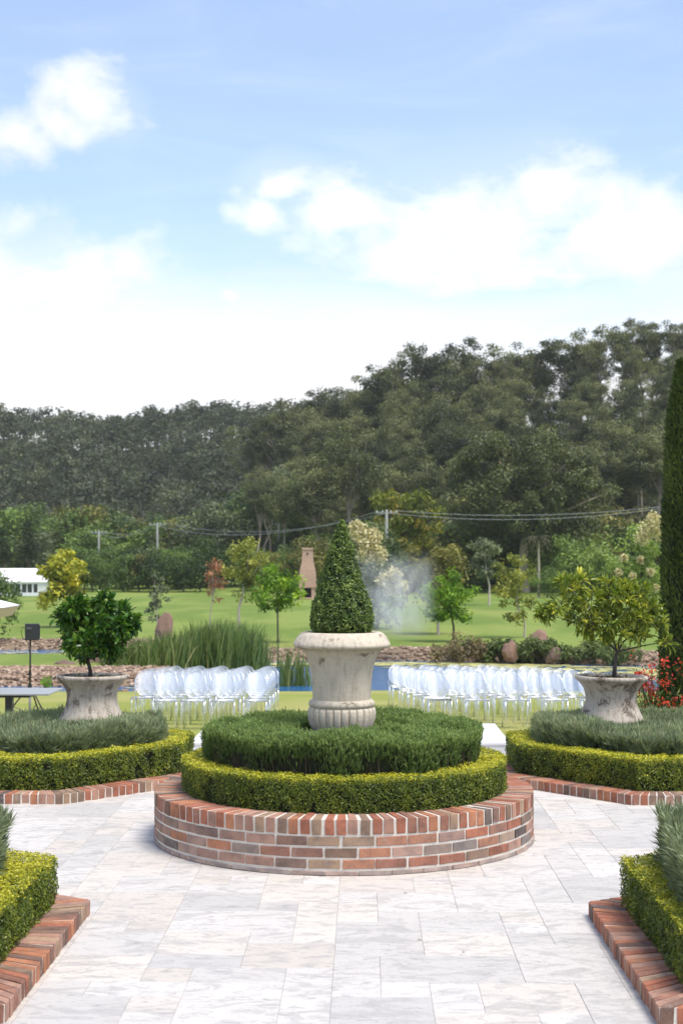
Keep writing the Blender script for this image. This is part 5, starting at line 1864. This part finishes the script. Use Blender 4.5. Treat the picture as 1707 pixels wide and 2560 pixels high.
# rows and masses of trees behind the lawn -------------------------------------------------
VAR = {}
sd0 = 400
for kind, mats in (('mid', ('mid', 'bark')), ('dark', ('dark', 'bark')), ('olive', ('olive', 'bark')), ('grey', ('grey', 'palebark'))):
    VAR[kind] = []
    for k in range(3):
        hgt = 1.0
        VAR[kind].append(tree_meshes(sd0, 0, (0, 0, 5.0), (4.3 + 0.5 * k, 4.3, 5.6 - 0.4 * k), 1.2, 0.20, 48, 3600, 0.50, mats=mats, clump=0.34, shell=0.5))
        sd0 += 1
GUMR = [tree_meshes(520 + k, 0, (0.5 * (k - 1), 0, 15.0), (5.6 + 0.4 * k, 5.0, 4.4), 9.0, 0.24, 40, 4600, 0.40, asp=0.45, clump=0.23, flat=0.62, shell=0.7, limbs=24, mats=('gum', 'gumbark'), upbias=0.9, cvar=0.25, lean=(0.8 * (k - 1), 0)) for k in range(4)]  # clump tones spread to suggest lit and shaded foliage
GUM = [tree_meshes(500 + k, 0, (0.6 * (k - 2), 0, 13.2 + 0.4 * k), (4.9 + 0.3 * k, 4.9, 6.4 - 0.35 * (k % 3)), 7.5, 0.24, 64, 7600, 0.42, asp=0.45, clump=0.25, flat=0.72, shell=0.75, limbs=22, mats=('gum', 'gumbark'), upbias=0.8, cvar=0.28, lean=(0.5 * (k - 2), 0)) for k in range(6)]  # wide clump tone spread paints in clump lighting and highlights
PINE = tree_meshes(540, 0, (0, 0, 6.5), (3.0, 3.0, 6.2), 2.0, 0.25, 60, 2600, 0.5, asp=0.35, clump=0.22, flat=0.45, shell=0.6, mats=('pine', 'bark'), conic=0.85, droop=0.2)

GRM = 'trees beyond the far lawn'
rt = random.Random(77)


def at_tree(px_, py_top, D, kind, label, wide=1.0, group=GRM, name='tree', meshes=None, htop=10.8):
    x = pix(px_, 1400, D).x
    z = gz(x, D)
    h = pix(px_, py_top, D).z - z
    k = h / htop
    ms = meshes or VAR[kind][rt.randrange(3)]
    return tree_obj(name, label, ms, (x, D, z - 0.1), rt.uniform(0, 6.28), (k * wide, k * wide, k), group)


# the dark row along the fence, left of centre
ROW = [(212, 1352, 175, 'dark'), (252, 1345, 172, 'dark'), (290, 1338, 178, 'mid'), (330, 1340, 173, 'dark'), (366, 1350, 176, 'grey'), (402, 1342, 174, 'mid'), (440, 1348, 172, 'dark'), (478, 1336, 176, 'dark'), (515, 1322, 178, 'dark'), (548, 1345, 175, 'mid'), (585, 1352, 178, 'dark'), (640, 1345, 176, 'mid'), (715, 1340, 180, 'dark'), (760, 1316, 178, 'dark'), (805, 1320, 180, 'mid'), (850, 1325, 176, 'dark'), (1010, 1335, 172, 'mid'), (985, 1322, 165, 'mid'), (1190, 1380, 170, 'dark'), (1260, 1395, 172, 'dark'), (232, 1362, 166, 'mid'), (310, 1360, 165, 'dark'), (348, 1366, 166, 'olive'), (385, 1358, 164, 'dark'), (460, 1362, 165, 'mid'), (500, 1366, 166, 'dark'), (180, 1356, 172, 'dark'), (620, 1372, 168, 'dark'), (670, 1362, 170, 'olive')]
for i, (px_, py_, D, kd) in enumerate(ROW):
    at_tree(px_, py_, D, kd, 'broad green tree in the row at the far edge of the lawn', 1.05, 'tree row at the far edge of the lawn')
at_tree(1368, 1398, 150, 'dark', 'rounded dark evergreen at the end of the lawn, left of the pale citrus', 1.25, name='evergreen')
at_tree(1432, 1308, 158, 'mid', 'tall broad green tree behind the pale potted citrus', 0.95)
at_tree(1500, 1330, 160, 'mid', 'green tree behind the pale citrus, next to the blossoming tree', 0.85)
at_tree(1560, 1290, 175, 'dark', 'dark tree behind the right blossoming tree', 0.9)
at_tree(1650, 1300, 178, 'mid', 'green tree just left of the cypress, behind the blossoming tree', 0.9)
at_tree(72, 1258, 160, None, 'dark conical pine left above the white marquee', 0.8, name='pine_tree', meshes=PINE, htop=12.9)
at_tree(8, 1288, 158, None, 'dark pine at the left picture edge', 0.9, name='pine_tree', meshes=PINE, htop=12.9)
boxed('fig_tree', 'huge dome shaped dark green fig tree on the right slope', 168, 1092, 1530, 1078, 1395, 601, ('fig', 'gumbark'), 42000, 0.44, tr=0.6, nclump=240, clump=0.15, shell=0.40, group=GRM, tv=0.10, cvar=0.12, dep=0.6)
boxed('young_tree', 'green tree hiding the foot of the power pole, right of the topiary', 128, 925, 1010, 1318, 1460, 603, ('mid', 'bark'), 2600, 0.34, group=GRM)
boxed('young_tree', 'brownish green bush beside the power pole, left of the olive brown tree', 132, 985, 1050, 1335, 1470, 604, ('olive', 'bark'), 2000, 0.34, group=GRM)
boxed('autumn_tree', 'green tree turning orange left of the dome shaped fig', 160, 925, 1105, 1208, 1380, 602, ('autumn', 'bark'), 5200, 0.5, tr=0.3, nclump=60, clump=0.24, group=GRM)
# palm
b = pix(1345, 1400, 150)
pz = gz(b.x, 150)
pl_ = thing('palm_tree', 'slim palm with drooping fronds before the dome shaped fig', 'tree', (b.x, 150, pz), 0, GRM)
ph = pix(1345, 1345, 150).z - pz
MB().tube([(0, 0, -0.2), (0.05, 0, ph * 0.5), (0, 0, ph)], [0.16, 0.12, 0.10], 8).build('trunk', M['palebark'], pl_)
mb = MB()
for i in range(26):
    a = i * 2.4
    rr2 = 1.3 + 0.5 * ((i * 7) % 5) / 5
    lift = 1.3 - 1.5 * i / 26
    pts = [Vector((math.cos(a) * rr2 * f, math.sin(a) * rr2 * f, ph + lift * f - (1.2 + 0.5 * i / 26) * f * f)) for f in (0, 0.2, 0.4, 0.6, 0.8, 1.0)]
    sd_ = Vector((-math.sin(a), math.cos(a), 0))
    for j in range(5):
        for s_ in (-1, 1):
            q0, q1 = pts[j], pts[j + 1]
            mb.add([q0, q0.lerp(q1, 0.7), q0.lerp(q1, 0.8) + sd_ * s_ * 0.24 * (1 - 0.5 * j / 5) - Vector((0, 0, 0.22))], [(0, 1, 2)])
mb.build('fronds', M['olive'], pl_)

# mixed trees at the foot of the far left hill
rt = random.Random(15)
for i in range(64):
    D = 205 + 95 * (i / 64.0) + rt.uniform(-6, 6)
    px_ = rt.uniform(-20, 900)
    x = pix(px_, 1400, D).x
    z = gz(x, D)
    k = rt.uniform(0.85, 1.35)
    kd = rt.choice(['mid', 'mid', 'dark', 'grey', 'olive', 'mid'])
    tree_obj('tree', 'leafy tree in the mixed wood at the foot of the far hill', VAR[kd][rt.randrange(3)], (x, D, z - 0.2), rt.uniform(0, 6.28), (k * rt.uniform(0.95, 1.25), k * 1.1, k), 'mixed wood at the foot of the far hill')

# gum trees on the right hillside: ridge line first, then the slope
RIDGE = [(630, 1040), (668, 1018), (702, 995), (735, 975), (775, 955), (822, 946), (862, 940), (905, 925), (950, 905), (975, 868), (1010, 858), (1060, 840), (1110, 830), (1165, 826), (1215, 838), (1262, 838), (1310, 830), (1360, 838), (1405, 826), (1450, 812), (1500, 796), (1550, 786), (1605, 780), (1640, 776), (1690, 780), (1740, 770)]
rt = random.Random(8)
ridge_px = np.array([p_[0] for p_ in RIDGE], float)
ridge_py = np.array([p_[1] for p_ in RIDGE], float)


def gum_at(px_, py_top, D, pool=None):
    pool = pool or GUM
    x = pix(px_, 1000, D).x
    z = gz(x, D)
    h = pix(px_, py_top, D).z - z
    k = h / 19.4
    if k < 0.55:
        return
    k2 = min(k, 1.25)
    tree_obj('gum_tree', 'grey green gum tree with pale trunk on the right hillside', pool[rt.randrange(len(pool))], (x, D, z + (h - k2 * 19.4) * 0.0 - 0.3), rt.uniform(0, 6.28), (k2 * rt.uniform(0.85, 1.1), k2, k), 'gum trees on the right hillside')


for px_, py_ in RIDGE:
    gum_at(px_, py_ + rt.uniform(-4, 10), rt.uniform(255, 275), GUMR)
for lvl in range(7):
    D = 262 - lvl * 11
    n_ = 15
    for i in range(n_):
        px_ = 690 + (1750 - 690) * (i + rt.uniform(0.1, 0.9)) / n_
        if lvl > 3 and px_ < 760:
            continue
        top_py = float(np.interp(px_, ridge_px, ridge_py)) + 58 + lvl * 36 + rt.uniform(-14, 22)
        if top_py < 1260:
            gum_at(px_, top_py, D + rt.uniform(-4, 4))
for i in range(16):                        # leaning gums at the left foot of the slope, behind the fireplace
    px_ = rt.uniform(630, 930)
    gum_at(px_, 1040 + (930 - px_) * 0.35 + rt.uniform(0, 150), rt.uniform(185, 215))

for i in range(80):
    px_ = rt.uniform(700, 1740)
    D = rt.uniform(168, 232)
    x = pix(px_, 1300, D).x
    k = rt.uniform(0.65, 1.05)
    kd = rt.choice(['olive', 'dark', 'grey', 'mid', 'olive'])
    tree_obj('understory_tree', 'low leafy tree under the gums on the right hillside', VAR[kd][rt.randrange(3)], (x, D, gz(x, D) - 0.3), rt.uniform(0, 6.28), (k * rt.uniform(1.0, 1.3), k * 1.15, k), 'understory trees on the right hillside')

# the far left hill: a wood that reads as one mass
rg = np.random.default_rng(71)
tmpl = []
for k in range(5):
    nl = 300
    nc = 14
    d = rg.normal(size=(nc, 3))
    d /= np.linalg.norm(d, axis=1)[:, None]
    C = np.array([0, 0, 9.5]) + d * (rg.uniform(0, 1, nc) ** 0.5)[:, None] * np.array([3.4, 3.4, 4.0])
    w = rg.integers(0, nc, nl)
    e = rg.normal(size=(nl, 3))
    e /= np.linalg.norm(e, axis=1)[:, None]
    P = C[w] + e * (rg.uniform(0, 1, nl) ** 0.4)[:, None] * np.array([1.7, 1.7, 1.1])
    T = rg.normal(size=nc)[w] * 0.15 + rg.normal(size=nl) * 0.05
    s = 0.95 * rg.uniform(0.6, 1.3, nl)
    V, F, t = scatter(LEAF, LEAF_F, P, orient(e + np.array([0, 0, 0.7]) + rg.normal(size=(nl, 3)) * 0.4, rg.uniform(0, 6, nl)), np.stack([s, s * 0.6, s], 1), T)
    tmpl.append((V, F, t))
sites = [[] for _ in range(5)]
allp = []
for yy in np.arange(300, 500, 7.4):
    half_l, half_r = -0.27 * yy - 12, 0.02 * yy + 6
    for xx in np.arange(half_l, half_r, 5.6):
        x, y = xx + rg.uniform(-2.6, 2.6), yy + rg.uniform(-3.5, 3.5)
        sites[rg.integers(0, 5)].append((x, y, gz(x, y) - 0.5, rg.uniform(0.62, 1.12)))
        allp.append((x, y))
parts = []
for k in range(5):
    S = np.array(sites[k])
    n = len(S)
    a = rg.uniform(0, 6.28, n)
    R = np.zeros((n, 3, 3))
    R[:, 0, 0], R[:, 0, 1], R[:, 1, 0], R[:, 1, 1], R[:, 2, 2] = np.cos(a), -np.sin(a), np.sin(a), np.cos(a), 1
    V, F, t = tmpl[k]
    VV, FF, TT = scatter(V, F, S[:, :3], R, S[:, 3], 0.47 + 0.18 * rg.normal(size=n), t)
    parts.append((VV, FF, np.clip(TT, 0, 1)))
V, F, t = join(parts)
wood = link('far_wood', mesh_np('far_wood', V, F, M['farwood'], t))
tag(wood, 'dark eucalypt wood covering the far left hill', None, kind='stuff')
mb = MB()
for S in sites:
    for (x, y, z, k) in S[::2]:
        mb.tube([(x, y, z), (x + rt.uniform(-.6, .6), y, z + 5 * k), (x + rt.uniform(-.8, .8), y, z + 10 * k)], [0.28, 0.2, 0.1], 4, cap=False)
mb.build('far_trunks', M['gumbark'], wood)['kind'] = 'stuff'

# ------------------------------------------------------------------ fireplace, marquee, fence, power line
D = 139.0
a, b = pix(748, 1371, D), pix(790, 1499, D)
cx = (a.x + b.x) / 2
zb = gz(cx, D)
fp = thing('outdoor_fireplace', 'brick outdoor fireplace with tall tapering chimney on the lawn', 'fireplace', (cx, D, zb))
fh = a.z - zb


def zf_(py):
    return pix(770, py, D).z - zb


w0 = (b.x - a.x) / 2
MB().box((0, 0, zf_(1494) / 2), (2 * w0, 1.2, max(0.1, zf_(1494))), ch=0.02).build('hearth', M['firebrick'], fp)
for s in (-1, 1):
    MB().box((s * w0 * 0.72, 0, (zf_(1494) + zf_(1470)) / 2), (w0 * 0.5, 1.0, zf_(1470) - zf_(1494) + 0.02)).build('pier', M['firebrick'], fp)
MB().box((0, 0.35, (zf_(1494) + zf_(1470)) / 2), (w0, 0.2, zf_(1470) - zf_(1494))).build('firebox', M['firebox'], fp)
MB().box((0, 0, zf_(1467)), (2 * w0 + 0.1, 1.15, 0.14)).build('mantel', M['firebrick'], fp)
mb = MB()
q = [(zf_(1465), 1.0), (zf_(1440), 0.98), (zf_(1425), 0.90), (zf_(1410), 0.74), (zf_(1398), 0.66), (zf_(1376), 0.60)]
vs = []
for z, k in q:
    vs += [(-w0 * k, -0.45 * k, z), (w0 * k, -0.45 * k, z), (w0 * k, 0.45 * k, z), (-w0 * k, 0.45 * k, z)]
fs = [(k * 4 + i, k * 4 + (i + 1) % 4, k * 4 + 4 + (i + 1) % 4, k * 4 + 4 + i) for k in range(len(q) - 1) for i in range(4)]
mb.add(vs, fs + [(len(vs) - 4, len(vs) - 3, len(vs) - 2, len(vs) - 1)])
chm = mb.build('chimney', M['firebrick'], fp)
MB().box((0, 0, zf_(1372)), (w0 * 1.34, 0.66, 0.22)).build('chimney_cap', M['firebrick'], chm)
MB().box((0, -0.31, zf_(1384)), (0.16, 0.05, 0.16)).build('smoke_hole', M['firebox'], chm)

D = 150.0
a, b = pix(-120, 1420, D), pix(112, 1496, D)
mq = thing('marquee', 'white marquee with sloping roof and glazed side behind the golden tree', 'marquee', ((a.x + b.x) / 2, D, gz((a.x + b.x) / 2, D)))
zb = mq.location.z
hw = (b.x - a.x) / 2
ze, zt_ = pix(0, 1455, D).z - zb, pix(0, 1421, D).z - zb
mb = MB()
mb.add([(-hw - .3, -.3, ze), (hw + .3, -.3, ze), (hw - .4, 3.0, zt_), (-hw + .4, 3.0, zt_), (hw + .3, 6.3, ze), (-hw - .3, 6.3, ze)], [(0, 1, 2, 3), (3, 2, 4, 5), (1, 4, 2), (0, 3, 5)])
mb.build('roof', M['canvas'], mq)
MB().box((0, 0, 0.18), (2 * hw, 0.12, 0.36)).build('sill_wall', M['whitepaint'], mq)
glz = MB().box((0, 0.1, ze / 2), (2 * hw - 0.1, 0.04, ze - 0.1)).build('glazing', M['darkglass'], mq)
MB().box((0, 6.0, ze / 2), (2 * hw, 0.1, ze)).build('back_wall', M['canvas'], mq)
MB().box((0, -0.02, ze - 0.1), (2 * hw, 0.14, 0.22)).build('eave_beam', M['whitepaint'], mq)
nm = 16
for i in range(nm + 1):
    x = -hw + 2 * hw * i / nm
    MB().box((x, -0.02, ze / 2), (0.16 if i % 2 == 0 else 0.09, 0.1, ze)).build('mullion', M['whitepaint'], glz)
MB().box((hw - 0.35, -0.03, ze / 2), (0.75, 0.1, ze)).build('side_curtain', M['canvas'], mq)
MB().box((hw, 3.0, ze / 2), (0.1, 6.0, ze)).build('end_wall', M['canvas'], mq)


def fence(px0, px1, D, label):
    x0, x1 = pix(px0, 1460, D).x, pix(px1, 1460, D).x
    root = thing('rail_fence', label, 'fence', ((x0 + x1) / 2, D, gz((x0 + x1) / 2, D)), 0, 'white rail fences at the far edge of the lawn')
    zc = root.location.z
    n_ = max(2, int((x1 - x0) / 2.4))
    for i in range(n_ + 1):
        x = x0 + (x1 - x0) * i / n_
        MB().box((x - (x0 + x1) / 2, 0, gz(x, D) - zc + 0.65), (0.15, 0.15, 1.4)).build('post', M['rail'], root)
    for zr in (0.5, 0.85, 1.2):
        MB().box((0, 0, zr), (x1 - x0, 0.05, 0.14)).build('rail', M['rail'], root)


fence(225, 575, 184, 'white post and rail fence before the dark tree row, left')
fence(1180, 1520, 176, 'white post and rail fence at the end of the lawn, right')


def catenary(p0, p1, sag, n=24):
    return [p0.lerp(p1, i / n) - Vector((0, 0, sag * 4 * (i / n) * (1 - i / n))) for i in range(n + 1)]


def power_pole(px_, py_top, D, label):
    b = pix(px_, py_top, D)
    z = gz(b.x, D)
    root = thing('power_pole', label, 'pole', (b.x, D, z), 0, 'power poles')
    h = b.z - z
    MB().tube([(0, 0, -0.3), (0, 0, h)], [0.20, 0.14], 8).build('pole', M['polewood'], root, smooth=True)
    arm = MB().box((0, 0, h - 0.35), (2.3, 0.14, 0.14)).build('crossarm', M['polewood'], root)
    for x in (-1.0, -0.4, 0.4, 1.0):
        MB().tube([(x, 0, h - 0.28), (x, 0, h - 0.08)], 0.05, 6).build('insulator', M['rail'], arm)
    return Vector((b.x, D, b.z - 0.1))


pR = power_pole(966, 1274, 146, 'grey power pole standing right of the topiary')
pL = power_pole(394, 1306, 190, 'grey power pole with crossarm above the left tree row')
pLL = power_pole(248, 1326, 200, 'far power pole with crossarm, leftmost')
pF = power_pole(697, 1306, 205, 'distant pale power pole behind the fireplace chimney')
pRR = pix(1990, 1205, 146)
pRRz = gz(pRR.x, 146)
power_wires = [(pR, pRR, 1.6, 1.0), (pR, pRR, 2.0, -1.0), (pL, pR, 1.6, 1.0), (pL, pR, 1.9, -1.0), (pLL, pL, 0.9, 0.6), (pLL, pL, 1.2, -0.6)]
names_ = ['upper wire running right from the power pole', 'lower wire running right from the power pole', 'upper wire between the two power poles', 'lower wire between the two power poles', 'upper wire left of the left power pole', 'lower wire left of the left power pole']
for (p0, p1, sag, off), nm_ in zip(power_wires, names_):
    o_ = Vector((off, 0, -0.02 if off > 0 else -0.12))
    pts = catenary(p0 + o_, p1 + o_, sag)
    w = MB().tube([p_ - p0 for p_ in pts], 0.022, 5).build('power_wire', M['wire'], None, p0)
    tag(w, nm_, 'wire', 'power wires')
root = thing('power_pole', 'power pole beyond the right picture edge carrying the wires', 'pole', (pRR.x, 146, pRRz), 0, 'power poles')
MB().tube([(0, 0, -0.3), (0, 0, pRR.z - pRRz + 0.2)], [0.20, 0.14], 8).build('pole', M['polewood'], root)
MB().box((0, 0, pRR.z - pRRz - 0.1), (2.3, 0.14, 0.14)).build('crossarm', M['polewood'], root)

# ------------------------------------------------------------------ mist drifting behind the urn
m, g = newmat('mist')
tc = g.n('ShaderNodeTexCoord')
sepn = g.n('ShaderNodeSeparateXYZ', {0: tc.outputs['Object']})
x_, y_, z_ = sepn.outputs
cxn = g.m('MULTIPLY', g.m('SUBTRACT', z_, 0.0), 0.10)
wid = g.mapr(z_, -1.6, 1.6, 1.5, 2.1, smooth=False)
dx = g.m('DIVIDE', g.m('ADD', x_, cxn), wid)
dy = g.m('DIVIDE', y_, 1.3)
fall = g.mapr(g.m('ADD', g.m('MULTIPLY', dx, dx), g.m('MULTIPLY', dy, dy)), 1.0, 0.0)
fz = g.m('MULTIPLY', g.mapr(z_, -1.95, -0.9), g.mapr(z_, 1.95, 0.2))
nz = g.mapr(g.noise(g.n('ShaderNodeMapping', {'Vector': tc.outputs['Object'], 'Scale': (1.2, 1.0, 0.75), 'Rotation': (0, 0.25, 0)}).outputs[0], 1.0, 4, 0.6, 0.6), 0.30, 0.72)
den = g.m('MULTIPLY', g.m('MULTIPLY', fall, fz), g.m('MULTIPLY', nz, 0.80))
vol = g.n('ShaderNodeVolumePrincipled', {'Color': (0.97, 0.985, 1.0, 1), 'Density': den, 'Anisotropy': 0.2})
g.n('ShaderNodeOutputMaterial', {'Volume': vol.outputs[0]})
sc_ = pix(975, 1490, 58)
o = MB().box((0, 0, 0), (4.4, 3.0, 3.9)).build('mist', m, None, (sc_.x + 0.25, 58, sc_.z + 0.05))
tag(o, 'thin bluish white mist drifting right of the topiary', None, kind='stuff')

# ------------------------------------------------------------------ a few fallen leaves on the paving
for k_, (px_, py_, lab) in enumerate([(1013, 2227, 'small dark leaf on the paving just in front of the round planter'), (1049, 2341, 'curled tan leaf on the paving, in the middle'), (1159, 2370, 'tiny dark leaf on the paving right of the curled tan leaf'), (1426, 2078, 'small dark leaf on the paving right of the round planter')]):
    D = H * FPX / (py_ - 1406)
    q = pix(px_, py_, D)
    sz_ = 0.034 if k_ == 1 else 0.027
    V = (LEAF2 - np.array([0.5, 0, 0])) * np.array([sz_, sz_ * 0.45, sz_ * 0.7])
    lf = link('fallen_leaf', mesh_np('fallen_leaf', V, LEAF2_F, M['dry'], np.full(len(V), 0.45 if k_ == 1 else 0.02)), None, (q.x, q.y, 0.007), (0.1, 0.12, 0.3 * k_))
    tag(lf, lab, 'leaf', 'fallen leaves on the paving')

# ------------------------------------------------------------------ the air between here and the hills
m, g = newmat('haze')
vol = g.n('ShaderNodeVolumePrincipled', {'Color': (0.93, 0.95, 0.97, 1), 'Density': 0.00016, 'Anisotropy': 0.3})
g.n('ShaderNodeOutputMaterial', {'Volume': vol.outputs[0]})
o = MB().box((0, 580, 38), (870, 1270, 84)).build('haze', m)
tag(o, 'thin pale haze in the air towards the hills', None, kind='stuff')
